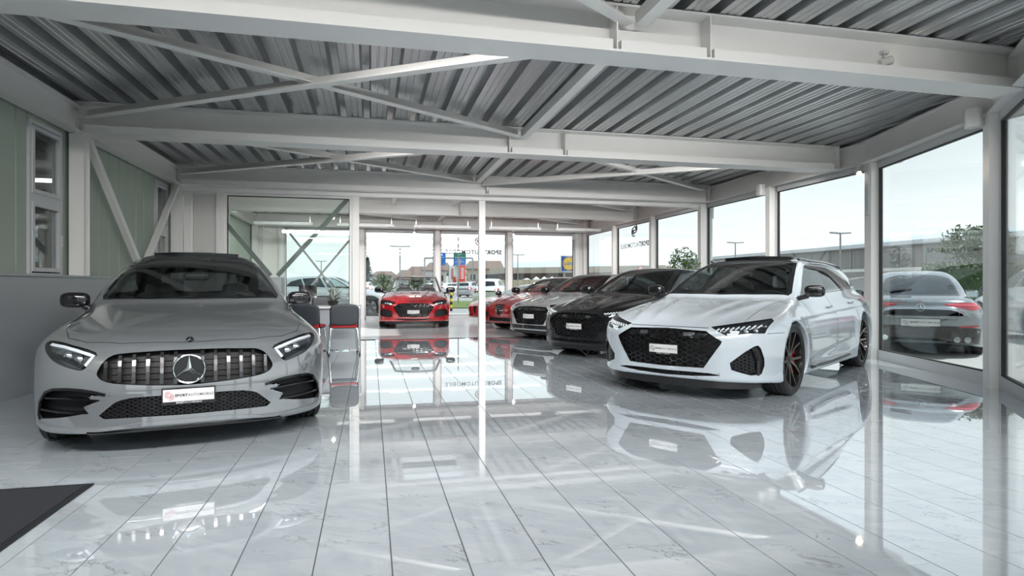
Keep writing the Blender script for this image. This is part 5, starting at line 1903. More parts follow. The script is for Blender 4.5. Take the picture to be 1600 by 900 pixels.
def build_outside_coupe():
    pnt = paint('steel blue grey paint', (0.16, 0.185, 0.205, 1), 0.25, .3)
    P = scaled(CLS_P, 0.92, 0.985, 0.985)
    c = Car('coupe_car', P, (11.12, 10.72, 46, GROUND_Z), 0.024, 'blue-grey coupe seen from behind through the corner glass, parked outside', pnt)
    R = c.root
    c.patch('windscreen', both_top([(-0.50, 0), (-0.58, 0.64), (-1.24, 0.52), (-1.16, 0)]), 'top', M_carglass, 0.002, 0.07, border=0.035)
    c.patch('rear_window', both_top([(-2.48, 0), (-2.52, 0.30), (-2.66, 0.47), (-3.30, 0.56), (-3.42, 0.40), (-3.46, 0)]), 'top', M_cardark, 0.002, 0.05, border=0.03)
    for md in ('left', 'right'):
        c.patch('side_window', [(-.76, .985), (-1.10, 1.18), (-1.40, 1.285), (-1.80, 1.315), (-2.25, 1.265), (-2.80, 1.10), (-2.7, 1.0)], md, M_cardark, 0.002, 0.06, border=0.03)
    for sg in (1, -1):
        f = lambda l: l if sg > 0 else mir(l)
        h = c.patch('tail_lamp', f([(.30, .845), (.52, .865), (.74, .865), (.86, .84), (.84, .76), (.66, .745), (.50, .79), (.34, .82)]), 'rear', M_taillamp, 0.004, .04, hole=False)
        c.beads('lamp_guide', [f([(.36, .838), (.60, .83), (.80, .815)])], 'rear', .02, .004, mat('pink lamp guide', (.75, .12, .16, 1), .2), .004, h, .05)
        c.opening('exhaust_recess', f([(.36, .33), (.36, .25), (.74, .25), (.76, .33)]), 'rear', .06, M_matte, M_gloss, .02, step=.05, rim=M_gloss)
        m = MB()
        for u in (.48, .62):
            q = c.on('rear', [(sg * u, .29)])[0][0]
            m.tube([q + np.array([.06, 0, 0]), q + np.array([-.03, 0, 0])], .045, 16)
        m.build('tailpipes', M_chrome, R, angle=50)['kind'] = 'stuff'
        c.patch('reflector', f([(.50, .50), (.76, .52), (.76, .49), (.52, .475)]), 'rear', M_taillamp, 0.006, .05, hole=False)
    c.patch('bumper_insert', [(-.80, .46), (-.55, .50), (.55, .50), (.80, .46), (.78, .22), (.5, .19), (-.5, .19), (-.78, .22)], 'rear', M_gloss, 0.003, .05, hole=False)
    q = c.on('rear', [(0, .79)])[0][0]
    star_mark(c, (q[0] - .006, 0, .79), .062, M_chrome, yaw=PI)
    q = c.on('rear', [(0, .535)])[0][0]
    number_plate(c, (q[0] - .012, 0, .545), PI, w=.52, h=.11)
    c.beads('boot_gap', [[(-.50, .90), (-.48, .60), (.48, .60), (.50, .90)]], 'rear', .006, .0006, M_matte, .0003, None, .05)
    c.beads('rear_wiper', [[(-3.20, .1), (-3.28, .40)]], 'top', .015, .02, M_satin, .005, None, .06)
    c.finish()
    four_wheels(c, 'plain_low', .345, .79)
    mirrors(c, -0.74, .96, .97, M_gloss)
    seats(c, (-1.45,), (.36, -.36), .28, 1.10, rear=-2.3)
    m = MB(); superblob(m, (-.8, 0, .86), (.22, .64, .09), .45, .25); m.build('dashboard', M_cabin, R, angle=60)

PARKED = {}
def parked_car(loc, rz, label, pnt, kind='estate', group=None, h=0.05):
    """plain car for the car parks outside; shape data shared between copies"""
    if kind not in PARKED:
        if kind == 'estate': P = scaled(RS_P, 0.95, 0.95, 1.03)
        else: P = scaled(RS_P, 0.80, 0.92, 1.06)
        c = Car('parked_car', P, (loc[0], loc[1], rz, loc[2]), h, label, pnt)
        windows(c, 'estate', 0.09, M_cardark if kind != 'estate' else None)
        fx, fy, fz = P['scale']
        for sg in (1, -1):
            f = lambda l: l if sg > 0 else mir(l)
            c.patch('headlight', f([(.48, .72), (.60, .64), (.82, .66), (.84, .76), (.66, .76)]), 'front', M_lampback, .003, .06, hole=False)
            c.patch('tail_lamp', f([(.52, .96), (.56, .72), (.80, .74), (.78, .96)]), 'rear', M_taillamp, .003, .06, hole=False)
        c.patch('grille', [(-.40, .66), (.40, .66), (.44, .50), (-.44, .50)], 'front', M_satin, .003, .06, hole=False)
        c.patch('lower_intake', [(-.60, .36), (.60, .36), (.55, .24), (-.55, .24)], 'front', M_satin, .003, .06, hole=False)
        c.patch('rear_plate', [(-.26, .62), (.26, .62), (.26, .51), (-.26, .51)], 'rear', M_plate, .004, .1, hole=False)
        c.finish()
        four_wheels(c, 'plain_mid', P['zw'] + .002, .77, .22)
        mirrors(c, -0.62, .95, 1.05, M_satin)
        PARKED[kind] = c.root
        o = c.root
    else:
        o = copy_tree(PARKED[kind], None, loc, math.radians(rz), label)
        for ch in o.children:
            if ch.name.split('.')[0] == 'body':
                ch.material_slots[0].link = 'OBJECT'
                ch.material_slots[0].material = pnt
    if group: o['group'] = group
    return o

GROUND_Z = -0.03
M_carglass2 = glass('convertible windscreen glass', (0.86, 0.89, 0.88, 1), 0.05)
build_black_sportback()
build_silver_coupe()
build_red_convertible()
build_red_coupe()
build_red_roadster()
build_outside_coupe()
PW, PS, PD_, PB_ = paint('white parked paint', (.72, .73, .73, 1)), paint('silver parked paint', (.42, .43, .45, 1)), paint('anthracite parked paint', (.06, .063, .07, 1)), paint('blue parked paint', (.03, .06, .14, 1))
def at(px, Z):
    l = (px - 800) / 955.0 * Z
    return (math.sin(YAW) * Z + math.cos(YAW) * l, math.cos(YAW) * Z - math.sin(YAW) * l, GROUND_Z)
parked_car((0.05, 23.95, GROUND_Z), -6, 'silver-white estate parked outside behind the office partition', PS)
parked_car(at(742, 62), 60, 'small silver hatchback on the road below the direction signs', PS, 'hatch')
parked_car(at(775, 38), 68, 'white hatchback outside behind the slim partition post', PW, 'hatch')
parked_car(at(577, 70), 75, 'white hatchback far off at the left of the back window', PW, 'hatch')
parked_car(at(697, 90), 20, 'dark car parked before the white house', PD_, 'estate')
parked_car(at(729, 80), 15, 'white estate parked behind the gantry post', PW, 'estate')
parked_car(at(1600, 14.0), 60, 'white hatchback at the picture edge outside the corner glass', PW, 'hatch')
# ---------------------------------------------------------------- fittings
def spot_lamp(loc, aim, label, power, body=M_lampwhite, grp=None, bright=True):
    t = empty('spot_lamp', loc)
    tag(t, label, 'spotlight', grp)
    d = Vector(aim).normalized()
    m = MB()
    m.cbox((0, 0, 0.0), (0.07, 0.05, 0.03))
    m.build('mount', body, t)
    m = MB()
    m.tube([(0, 0, -0.01), (0.0, 0, -0.05), d * 0.05 + Vector((0, 0, -0.06))], 0.008, 6)
    m.build('bracket', body, t)
    c = Vector((0, 0, -0.085))
    m = MB()
    m.cyl(c - d * 0.05, c + d * 0.07, 0.034, 14, 0.042)
    m.build('lamp_head', body, t)
    m = MB()
    m.cyl(c + d * 0.0705, c + d * 0.073, 0.036, 14)
    m.build('lamp_lens', mat('lit lens', (1, 0.95, 0.85, 1), 0.4, emit=(1, 0.86, 0.62, 1), estr=2.2 if bright else 1.0), t)
    if power:
        ld = bpy.data.lights.new('spot_bulb', 'SPOT')
        ld.energy = power
        ld.spot_size = math.radians(70)
        ld.shadow_soft_size = 0.04
        ld.color = (1, 0.88, 0.70)
        lo = bpy.data.objects.new('spot_bulb', ld)
        COL.objects.link(lo)
        lo.parent = t
        lo.location = c + d * 0.09
        lo.rotation_euler = d.to_track_quat('-Z', 'Y').to_euler()
    return t
M_filldiff = mat('added fill diffuser', (0.9, 0.9, 0.9, 1), 0.5, emit=(1.0, 0.955, 0.90, 1), estr=0.5)  # glowing face of the added fill lights
for bi, (y, pw) in enumerate(zip(BEAMS[:-1], FILL_POWER)):
    xr = 4.6 if bi < 2 else beam_end_x(y) - 0.3
    xl = (-3.3, -3.3, -0.45, -0.40, -3.3, -3.3)[bi]
    m = MB(); m.box(xl, xr, 0.008, 0.03, 3.03, 3.24); t = m.build('fill_light', M_lampwhite, GIRDERS[bi])  # invented fill light, out of sight behind the girder, brightens the interior
    m = MB(); m.box(xl + 0.02, xr - 0.02, 0.03, 0.036, 3.04, 3.23); m.build('diffuser', M_filldiff, t)
    ld = bpy.data.lights.new('tube', 'AREA')  # area lamp of the added fill light, no real tube
    ld.shape = 'RECTANGLE'
    ld.size, ld.size_y = xr - xl - 0.06, 0.17
    ld.energy = pw
    ld.color = (1.0, 0.985, 0.965)
    lo = bpy.data.objects.new('tube', ld)
    COL.objects.link(lo)
    lo.parent = t
    lo.location = ((xr + xl) / 2, 0.085, 3.14)
    lo.rotation_euler = Vector((0, 0.70, -0.714)).to_track_quat('-Z', 'Y').to_euler()
    ld.spread = math.radians(118)
# ---------------------------------------------------------------- furniture
M_seatred = mat('red seat fabric', (0.42, 0.015, 0.02, 1), 0.8, bump=.2, bscale=300, noise=.05)
M_shell = mat('slate black chair shell', (0.028, 0.033, 0.040, 1), 0.45, noise=.1)
M_desk = mat('white desk board', (0.62, 0.63, 0.64, 1), 0.35, noise=.02)
M_deskp = mat('pale grey desk panel', (0.33, 0.36, 0.385, 1), 0.45, noise=.02)
def visitor_chair(loc, rz, label):
    """stacking chair; local +y is where the sitter faces"""
    t = empty('visitor_chair', loc, rz)
    tag(t, label, 'chair', 'visitor chairs at the desk')
    m = MB(); superblob(m, (0, .02, .455), (.225, .225, .030), .6, .3); m.build('seat', M_seatred, t, angle=60)
    m = MB(); superblob(m, (0, .02, .432), (.215, .215, .018), .6, .3); m.build('seat_shell', M_shell, t, angle=60)
    R = Matrix.Rotation(0.16, 3, 'X')
    m = MB(); superblob(m, (0, -.235, .645), (.225, .022, .170), .45, .55, R); m.build('backrest', M_shell, t, angle=60)
    m = MB(); superblob(m, (0, -.208, .645), (.215, .018, .160), .45, .55, R); m.build('back_pad', M_seatred, t, angle=60)
    for sx in (-1, 1):
        for sy in (-1, 1):
            m = MB(); m.tube([(sx * .20, sy * .17, .43), (sx * .235, sy * .24, .012)], .0125, 10); o = m.build('leg', M_chrome, t, angle=60)
            f = MB(); f.cyl((sx * .2355, sy * .2415, 0), (sx * .2345, sy * .239, .03), .016, 10); f.build('leg_cap', M_satin, o)
        m = MB(); m.tube([(sx * .21, -.17, .43), (sx * .21, -.215, .52), (sx * .205, -.225, .56)], .0125, 8); m.build('back_support', M_satin, t, angle=60)
    m = MB()
    m.tube([(-.20, -.17, .425), (.20, -.17, .425)], .0125, 8); m.tube([(-.20, .17, .425), (.20, .17, .425)], .0125, 8)
    m.build('seat_frame', M_chrome, t, angle=60)['kind'] = 'stuff'
    return t
visitor_chair((-.435, 10.22, 0), 0.10, 'black-backed chair with a red seat, the one nearer the partition post')
visitor_chair((-.97, 10.30, 0), -0.16, 'black-backed chair with a red seat, half hidden by the grey coupe')
t = empty('desk', (-1.2, 11.1, 0)); tag(t, 'white office desk with a grey front panel behind the two visitor chairs', 'desk')
m = MB(); m.rbox((0, 0, .735), (2.06, .84, .03), .02); m.build('desk_top', M_desk, t)
m = MB(); m.box(-.98, 1.0, -.34, -.32, .02, .72); m.build('front_panel', M_deskp, t)
for sx in (-1.0, 1.0):
    m = MB(); m.box(sx - .014, sx + .014, -.40, .40, 0, .72); m.build('side_panel', M_deskp, t)
t = empty('monitor', (-1.08, 11.25, .75)); tag(t, 'flat black computer monitor standing on the white desk', 'monitor')
m = MB(); m.box(-.15, .15, -.02, .015, .14, .36); m.build('screen', M_gloss, t)
m = MB(); m.rbox((0, .04, .008), (.22, .16, .016), .03); m.build('stand_base', M_satin, t)
m = MB(); m.bar((0, .05, .012), (0, .03, .24), .05, .02, up=(0, 1, 0)); m.build('stand_neck', M_satin, t)
t = empty('office_chair', (-.85, 12.0, 0), 3.4); tag(t, 'grey office swivel chair with loop armrests behind the desk', 'chair')
m = MB()
for k in range(5):
    a = 2 * PI * k / 5
    m.bar((0, 0, .09), (.28 * math.cos(a), .28 * math.sin(a), .07), .04, .03); m.cyl((.28 * math.cos(a), .28 * math.sin(a), 0), (.28 * math.cos(a), .28 * math.sin(a), .055), .027, 10)
m.build('base', M_satin, t)['kind'] = 'stuff'
m = MB(); m.cyl((0, 0, .08), (0, 0, .42), .025, 10); m.build('column', M_chrome, t)
m = MB(); superblob(m, (0, 0, .47), (.25, .24, .05), .5, .3); m.build('seat', M_shell, t, angle=60)
m = MB(); superblob(m, (0, -.24, .74), (.20, .03, .17), .5, .4, Matrix.Rotation(.12, 3, 'X')); m.build('backrest', M_shell, t, angle=60)
for sx in (-1, 1):
    m = MB(); m.tube([(sx * .26, -.15, .45), (sx * .29, -.15, .68), (sx * .29, .12, .70), (sx * .26, .14, .46)], .016, 8); m.build('armrest', M_frame, t, angle=60)
t = empty('spiky_plant', (-.66, 11.32, .75)); tag(t, 'spiky variegated plant in a dark bowl on the desk', 'plant')
m = MB(); m.lathe([(0, 0), (.07, 0), (.10, .08), (.095, .085), (0, .07)], 20); m.build('pot', M_satin, t, angle=40)
rnd = random.Random(4)
for mm, nm in ((mat('dark plant leaf', (.03, .05, .04, 1), .5, noise=.2), 'leaves'), (mat('pale plant leaf', (.52, .56, .52, 1), .5, noise=.1), 'pale_leaves')):
    m = MB()
    for k in range(70):
        a = rnd.uniform(0, 2 * PI); e = rnd.uniform(.15, 1.35); L = rnd.uniform(.20, .36)
        d = Vector((math.cos(a) * math.cos(e), math.sin(a) * math.cos(e), math.sin(e))); s_ = Vector((-math.sin(a), math.cos(a), 0)) * .008
        q = Vector((0, 0, .07)); md = q + d * L * .55 + Vector((0, 0, .02)); e_ = q + d * L - Vector((0, 0, .03))
        m._add([q - s_ * .6, q + s_ * .6, md + s_, md - s_, e_], [(0, 1, 2, 3), (3, 2, 4)])
    m.build(nm, mm, t)['kind'] = 'stuff'
t = empty('filing_cabinet', (-2.02, 12.2, 0)); tag(t, 'tall grey filing cabinet against the partition glass behind the coupe', 'cabinet')
m = MB(); m.box(-.40, .40, -.22, .22, 0, 1.26); m.build('carcass', M_deskp, t)
for k in range(3):
    m = MB(); m.box(-.385, .385, -.24, -.221, .06 + .39 * k, .42 + .39 * k); d_ = m.build('drawer', M_greypanel, t)
    m = MB(); m.box(-.08, .08, -.262, -.240, .30 + .39 * k, .32 + .39 * k); m.build('drawer_handle', M_chrome, d_)
# entrance mat
m = MB(); m.box(-3.30, -1.53, 1.30, 3.80, 0.001, .012)
M_mat = mat('charcoal ribbed carpet', (0.018, 0.020, 0.026, 1), .95, noise=.35, scale=60, bump=.6, bscale=260)
t = empty('entrance_mat', (0, 0, 0)); tag(t, 'charcoal entrance mat lying on the tiles at the lower left', 'mat')
m.build('carpet', M_mat, t)
m = MB(); m.box(-1.53, -1.50, 1.28, 3.83, .001, .009); m.box(-3.30, -1.53, 3.80, 3.83, .001, .009); m.box(-3.30, -1.53, 1.28, 1.30, .001, .009)
m.build('rubber_edge', mat('mat rubber edge', (.012, .013, .016, 1), .6), t)['kind'] = 'stuff'
# potted tree by the window
t = empty('potted_tree', (6.62, 12.15, 0)); tag(t, 'leafy green potted tree by the side window behind the black hatchback', 'plant')
m = MB(); m.lathe([(0, 0), (.17, 0), (.22, .42), (.20, .43), (.19, .38), (0, .37)], 24); m.build('pot', M_whitepanel, t, angle=40)
m = MB()
for k in range(3):
    a = 2.1 * k
    m.tube([(.03 * math.cos(a), .03 * math.sin(a), .37), (.05 * math.cos(a), .05 * math.sin(a), .9), (.14 * math.cos(a + .5), .14 * math.sin(a + .5), 1.45)], [.018, .015, .008], 8)
m.build('stems', mat('plant stem', (.14, .10, .06, 1), .8, noise=.2), t, angle=60)['kind'] = 'stuff'
rnd = random.Random(12); m = MB()
for _ in range(900):
    d = Vector((rnd.gauss(0, 1), rnd.gauss(0, 1), rnd.gauss(0, 1))).normalized(); k = rnd.random() ** .4
    p = Vector((d.x * .36, d.y * .36, 1.52 + d.z * .44)) * 1.0
    p = Vector((p.x * k, p.y * k, 1.52 + (p.z - 1.52) * k))
    a = Vector((rnd.uniform(-1, 1), rnd.uniform(-1, 1), rnd.uniform(-.9, .5))).normalized(); b = a.cross(Vector((rnd.uniform(-1, 1), rnd.uniform(-1, 1), 1))).normalized()
    s_ = rnd.uniform(.028, .05)
    m._add([p - a * s_, p + b * s_ * .4 + a * s_ * .1, p + a * s_, p - b * s_ * .4 + a * s_ * .1], [(0, 1, 2, 3)])
o = m.build('foliage', mat('ficus leaves', (.055, .115, .022, 1), .4, noise=.4, scale=9), t); o['kind'] = 'stuff'
# wall speakers
def speaker(loc, ang, label):
    t = empty('wall_speaker', loc, ang); tag(t, label, 'speaker')
    m = MB(); m.rbox((0, 0, 0), (.17, .14, .20), .045, n=4); m.build('housing', M_lampwhite, t, angle=50)
    m = MB(); m.bar((.0, .05, 0), (0, .12, 0), .05, .05); m.build('wall_bracket', M_lampwhite, t)
speaker((6.50, 5.44, 2.955), math.radians(-72), 'white speaker box high beside the corner post, the one at upper right')
speaker((7.26, 10.33, 2.93), math.radians(-90), 'white speaker box high on the window post above the white estate')
speaker((6.95, 20.35, 2.80), math.radians(-45), 'small white speaker box high in the far back corner')
spot_lamp((7.34, 8.02, 2.955), (-.35, -.75, -.55), 'small lit spotlight glowing under the side eaves girder', 14)
spot_lamp((4.54, 4.648, 3.22), (.75, -.1, .25), 'white unlit spotlight clamped on the nearest girder', 0, bright=False)
spot_lamp((1.36, 20.1, 2.945), (0, -.8, -.6), 'tiny lit spotlight above the red convertible at the back header', 5)
spot_lamp((4.67, 20.1, 2.945), (0, -.8, -.6), 'tiny lit spotlight on the back header between two windows', 5)
spot_lamp((-.95, 16.2, 2.945), (.2, -.8, -.6), 'tiny lit spotlight seen through the partition glass', 5)
# suspended battens of the rear room
for k, (a, b) in enumerate(((-3.2, -1.62), (-.95, .66), (1.22, 2.93), (3.49, 5.13), (5.6, 7.1))):
    t = empty('pendant_batten', ((a + b) / 2, 18.3, 2.86))
    tag(t, 'slim grey light batten hanging in the rear room, ' + ('by the left wall', 'second from the left wall', 'above the red convertible', 'above the red cars', 'by the right windows')[k], 'pendant lamp', 'hanging battens in the rear room')
    L = (b - a) / 2
    m = MB(); m.box(-L, L, -.05, .05, -.03, .045); m.build('housing', M_frame, t)
    m = MB(); m.box(-L + .02, L - .02, -.035, .035, -.036, -.030); m.build('diffuser', M_lampwhite, t)
    for sx in (-1, 1):
        m = MB(); m.cyl((sx * (L - .08), 0, .045), (sx * (L - .08), 0, .49), .005, 6); m.build('suspension_wire', M_chrome, t)
# small red model on the parapet at the picture's left edge
t = empty('model_car', (-3.50, 6.62, 1.225), 1.2); tag(t, 'tiny red model car on the grey parapet ledge at the left edge', 'toy car')
m = MB(); superblob(m, (0, 0, .035), (.10, .042, .022), .5, .4); superblob(m, (-.01, 0, .058), (.05, .034, .018), .6, .5); m.build('body', M_red, t, angle=60)['kind'] = 'stuff'
for sx in (-.06, .06):
    for sy in (-.038, .038):
        m = MB(); m.cyl((sx, sy - .006, .016), (sx, sy + .006, .016), .016, 12); m.build('wheel', M_satin, t)
# rain pipe outside the side windows
t = empty('rain_pipe', (7.82, 13.05, -.03)); tag(t, 'pale rain pipe standing outside the side windows next to the potted tree', 'pipe')
m = MB(); m.cyl((0, 0, 0), (0, 0, 2.80), .055, 14); m.build('pipe', M_lampwhite, t, angle=40)
m = MB(); m.cyl((0, 0, 2.72), (0, 0, 2.98), .085, 14); m.build('collar', M_lampwhite, t, angle=40)
# ---------------------------------------------------------------- outside
M_asph = mat('pale worn asphalt', (0.30, 0.30, 0.30, 1), 0.85, noise=0.12, scale=0.6, bump=0.3, bscale=30)
M_pave = mat('light concrete paving', (0.42, 0.42, 0.41, 1), 0.8, noise=0.08, scale=1.2)
M_grass = mat('mown grass', (0.115, 0.165, 0.045, 1), 0.9, noise=0.35, scale=1.5)
M_bush = mat('bush leaves', (0.045, 0.085, 0.022, 1), 0.55, noise=0.4, scale=5)
M_bush2 = mat('tree leaves', (0.11, 0.15, 0.07, 1), 0.6, noise=0.35, scale=3)
M_trunk = mat('grey bark', (0.16, 0.13, 0.10, 1), 0.85, noise=0.3, scale=10)
M_pole = mat('galvanised pole', (0.30, 0.31, 0.32, 1), 0.5, metal=0.4, noise=0.05)
M_roof = mat('weathered brown roof tiles', (0.17, 0.115, 0.095, 1), 0.8, noise=0.25, scale=2)
M_wallw = mat('white house render', (0.70, 0.69, 0.66, 1), 0.8, noise=0.04, scale=0.8)
M_wally = mat('cream house render', (0.60, 0.50, 0.33, 1), 0.8, noise=0.05, scale=0.8)
M_glassd = mat('dark window glass', (0.04, 0.045, 0.05, 1), 0.1, noise=0.05)
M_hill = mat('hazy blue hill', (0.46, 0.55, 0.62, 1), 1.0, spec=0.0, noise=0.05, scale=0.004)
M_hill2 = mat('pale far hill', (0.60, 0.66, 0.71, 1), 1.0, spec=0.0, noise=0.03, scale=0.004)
M_clad = mat('grey metal cladding', (0.29, 0.28, 0.27, 1), 0.6, noise=0.08, scale=0.5)
GZ = -0.03
m = MB()
m._add([(-900, -300, GZ - .04), (900, -300, GZ - .04), (900, 1500, GZ - .04), (-900, 1500, GZ - .04)], [(0, 1, 2, 3)])
struct(m.build('ground', M_asph))
m = MB()
m.box(-3.8, 8.8, 20.75, 24.9, GZ - .02, GZ)
m.box(7.5, 13.5, -6, 24.9, GZ - .02, GZ)
m.box(5.0, 7.5, -6, 20.7, GZ - .02, GZ - .005)
m.box(-8, 13.5, -12, -3.1, GZ - .02, GZ)
struct(m.build('pavement', M_pave))
m = MB()
m.box(-30, 9, 31, 44, GZ - .02, GZ + .01)
struct(m.build('lawn', M_grass))

def on_ray(px, Z):
    """plan position at depth Z in the direction of picture column px"""
    s_, c_ = math.sin(YAW), math.cos(YAW)
    l = (px - 800) / 955.0 * Z
    return (s_ * Z + c_ * l, c_ * Z - s_ * l)
def hgt(py, Z):
    return CAM_H + (446 - py) / 955.0 * Z

def hill(name, pts, Z, depth, m):
    mb = MB()
    V, F = [], []
    for i, (px, py) in enumerate(pts):
        a = on_ray(px, Z)
        b = on_ray(px, Z + depth)
        hz = hgt(py, Z + depth * .5)
        md = on_ray(px, Z + depth * .5)
        V += [(a[0], a[1], -5), (md[0], md[1], hz), (b[0], b[1], -5)]
    for i in range(len(pts) - 1):
        F += [(3 * i, 3 * i + 3, 3 * i + 4, 3 * i + 1), (3 * i + 1, 3 * i + 4, 3 * i + 5, 3 * i + 2)]
    mb._add(V, F)
    return struct(mb.build(name, m, smooth=True))
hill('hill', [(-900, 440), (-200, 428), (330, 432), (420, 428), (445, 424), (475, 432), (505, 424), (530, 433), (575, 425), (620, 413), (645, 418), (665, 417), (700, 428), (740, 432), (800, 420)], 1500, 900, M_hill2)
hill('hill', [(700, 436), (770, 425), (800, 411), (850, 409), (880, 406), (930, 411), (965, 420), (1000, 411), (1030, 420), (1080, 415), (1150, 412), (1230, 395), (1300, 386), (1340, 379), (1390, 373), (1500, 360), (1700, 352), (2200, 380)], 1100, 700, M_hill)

def street_lamp(px, Z, top, label, arm=0.0):
    x, y = on_ray(px, Z)
    t = empty('street_lamp', (x, y, GZ))
    tag(t, label, 'street lamp')
    h = hgt(top, Z)
    m = MB(); m.cyl((0, 0, 0), (0, 0, h), 0.09, 8, 0.05); m.build('pole', M_pole, t)
    m = MB()
    for sg in (-1, 1):
        m.bar((0, 0, h), (sg * max(arm, .5), 0, h + 0.04), 0.22, 0.08)
    m.build('lamp_head', M_pole, t)
street_lamp(625, 62, 385, 'tall double-armed street lamp behind the red convertible', 1.0)
street_lamp(574, 110, 396, 'small distant street lamp by the dark conifer', .8)
street_lamp(809, 85, 398, 'slim street lamp in front of the long brown store', 1.0)
street_lamp(1313, 40, 364, 'double-armed car park lamp before the grey hall', .75)
street_lamp(1149, 48, 379, 'car park lamp seen above the roof of the white estate', .7)
street_lamp(502, 80, 408, 'thin street lamp beyond the office partition glass', .7)

# gantry with two direction signs
gx0, gx1, gZ = 663.5, 738.5, 72.0
p0, p1 = on_ray(gx0, gZ), on_ray(gx1, gZ)
g = empty('sign_gantry', (p0[0], p0[1], GZ))
tag(g, 'grey steel gantry carrying two blue direction signs over the road', 'road sign')
dv = Vector((p1[0] - p0[0], p1[1] - p0[1], 0))
hg = hgt(403, gZ)
for q in (Vector((0, 0, 0)), dv):
    m = MB(); m.bar(q, q + Vector((0, 0, hg)), 0.14, 0.14, up=(0, 1, 0)); m.build('post', M_pole, g)
m = MB(); m.bar(Vector((0, 0, hg)), dv + Vector((0, 0, hg)), 0.12, 0.16); m.build('crossbeam', M_pole, g)
M_blue = mat('blue road sign', (0.012, 0.18, 0.62, 1), 0.4, noise=0.03)
M_gsign = mat('green road sign', (0.01, 0.22, 0.15, 1), 0.4, noise=0.03)
M_signw = mat('white sign print', (0.75, 0.78, 0.8, 1), 0.5)
def gantry_sign(a, b, top, bot, rows, green):
    f0, f1 = (a - gx0) / (gx1 - gx0), (b - gx0) / (gx1 - gx0)
    o = dv * f0 + Vector((0, -0.22, 0)); e = dv * f1 + Vector((0, -0.22, 0))
    z0, z1 = hgt(bot, gZ), hgt(top, gZ)
    m = MB(); m.bar(o + Vector((0, 0, (z0 + z1) / 2)), e + Vector((0, 0, (z0 + z1) / 2)), 0.08, z1 - z0)
    s_ = m.build('sign_panel', M_blue, g)
    n = Vector((dv.y, -dv.x, 0)).normalized()
    if green:
        m = MB(); zz = z0 + (z1 - z0) * .74
        m.bar(o + n * .05 + Vector((0, 0, zz)), e + n * .05 + Vector((0, 0, zz)), 0.01, (z1 - z0) * .48)
        m.build('green_panel', M_gsign, s_)
    w = (e - o).length
    for txt, fx, fz, fw in rows:
        P, F = place_text(plain_text(txt), o + dv.normalized() * w * fx + n * .065 + Vector((0, 0, z0 + (z1 - z0) * fz)), dv.normalized(), (0, 0, 1), w * fw, 0.002)
        new_obj('lettering', make_mesh('lettering', P, F, M_signw), s_)
gantry_sign(676, 696, 392.5, 414, [('Zentrum', .38, .52, .52), ('1', .62, .72, .06)], False)
gantry_sign(708.5, 727.5, 392.5, 414, [('Bern', .36, .72, .3), ('Biel Solothurn', .12, .54, .76), ('Thun', .36, .34, .3), ('Industrie', .16, .2, .66), ('1', .5, .04, .05)], True)

def house(px0, px1, Z, eave, ridge, wallm, label, depth=9, ridge_along=True, name='house', wins=()):
    a, b = on_ray(px0, Z), on_ray(px1, Z)
    a, b = Vector((a[0], a[1], 0)), Vector((b[0], b[1], 0))
    t = empty(name, (a.x, a.y, GZ), math.atan2(b.y - a.y, b.x - a.x))
    tag(t, label, 'house')
    w = (b - a).length
    he, hr = hgt(eave, Z), hgt(ridge, Z)
    m = MB()
    if ridge_along: m.box(0, w, 0, depth, 0, he)
    else: m._add([(0, 0, 0), (w, 0, 0), (w, 0, he), (w / 2, 0, hr), (0, 0, he), (0, depth, 0), (w, depth, 0), (w, depth, he), (w / 2, depth, hr), (0, depth, he)], [(0, 1, 2, 3, 4), (9, 8, 7, 6, 5), (1, 6, 7, 2), (5, 0, 4, 9), (0, 5, 6, 1)])
    m.build('wall', wallm, t)
    o = 0.5
    m = MB()
    if ridge_along:
        for y0, y1 in ((-o, depth / 2), (depth + o, depth / 2)):
            z0 = he - .2
            m._add([(-o, y0, z0), (w + o, y0, z0), (w + o - .8, y1, hr), (.3, y1, hr), (-o, y0, z0 + .2), (w + o, y0, z0 + .2), (w + o - .8, y1, hr + .2), (.3, y1, hr + .2)], [(0, 1, 2, 3), (4, 7, 6, 5), (0, 4, 5, 1), (1, 5, 6, 2), (2, 6, 7, 3), (3, 7, 4, 0)])
        m._add([(-o, -o, he), (-o, depth + o, he), (.3, depth / 2, hr)], [(0, 1, 2)])
        m._add([(w + o, -o, he), (w + o, depth + o, he), (w + o - .8, depth / 2, hr)], [(0, 2, 1)])
    else:
        for x0 in (-o, w + o):
            m._add([(x0, -o, he - .3), (x0, depth + o, he - .3), (w / 2, depth + o, hr), (w / 2, -o, hr), (x0, -o, he - .1), (x0, depth + o, he - .1), (w / 2, depth + o, hr + .2), (w / 2, -o, hr + .2)], [(0, 1, 2, 3), (4, 7, 6, 5), (0, 4, 5, 1), (0, 3, 7, 4), (1, 5, 6, 2)])
    m.build('roof', M_roof, t)
    for fx, fz, ww, wh in wins:
        m = MB(); m.box(fx * w - ww / 2, fx * w + ww / 2, -.06, .05, fz * he - wh / 2, fz * he + wh / 2)
        f_ = m.build('window', M_wallw, t)
        m = MB(); m.box(fx * w - ww / 2 + .12, fx * w + ww / 2 - .12, -.09, 0, fz * he - wh / 2 + .12, fz * he + wh / 2 - .12)
        m.build('pane', M_glassd, f_)
    return t
house(664, 697, 120, 422, 410, M_wallw, 'white house with a brown roof behind the sign gantry', 10, True, wins=((.15, .62, 1.2, 1.1), (.75, .62, 1.2, 1.4), (.35, .3, 1.0, 1.8)))
house(728, 784, 115, 419.5, 407, M_wally, 'cream two-storey house with a brown hipped roof', 12, True, wins=((.72, .63, 2.6, 1.3), (.2, .63, 1.2, 1.3), (.55, .25, 2.0, 1.6), (.25, .2, 1.4, 2)))
house(702, 722, 106, 428, 411, M_wallw, 'white gable house beside the cream house', 6, False)
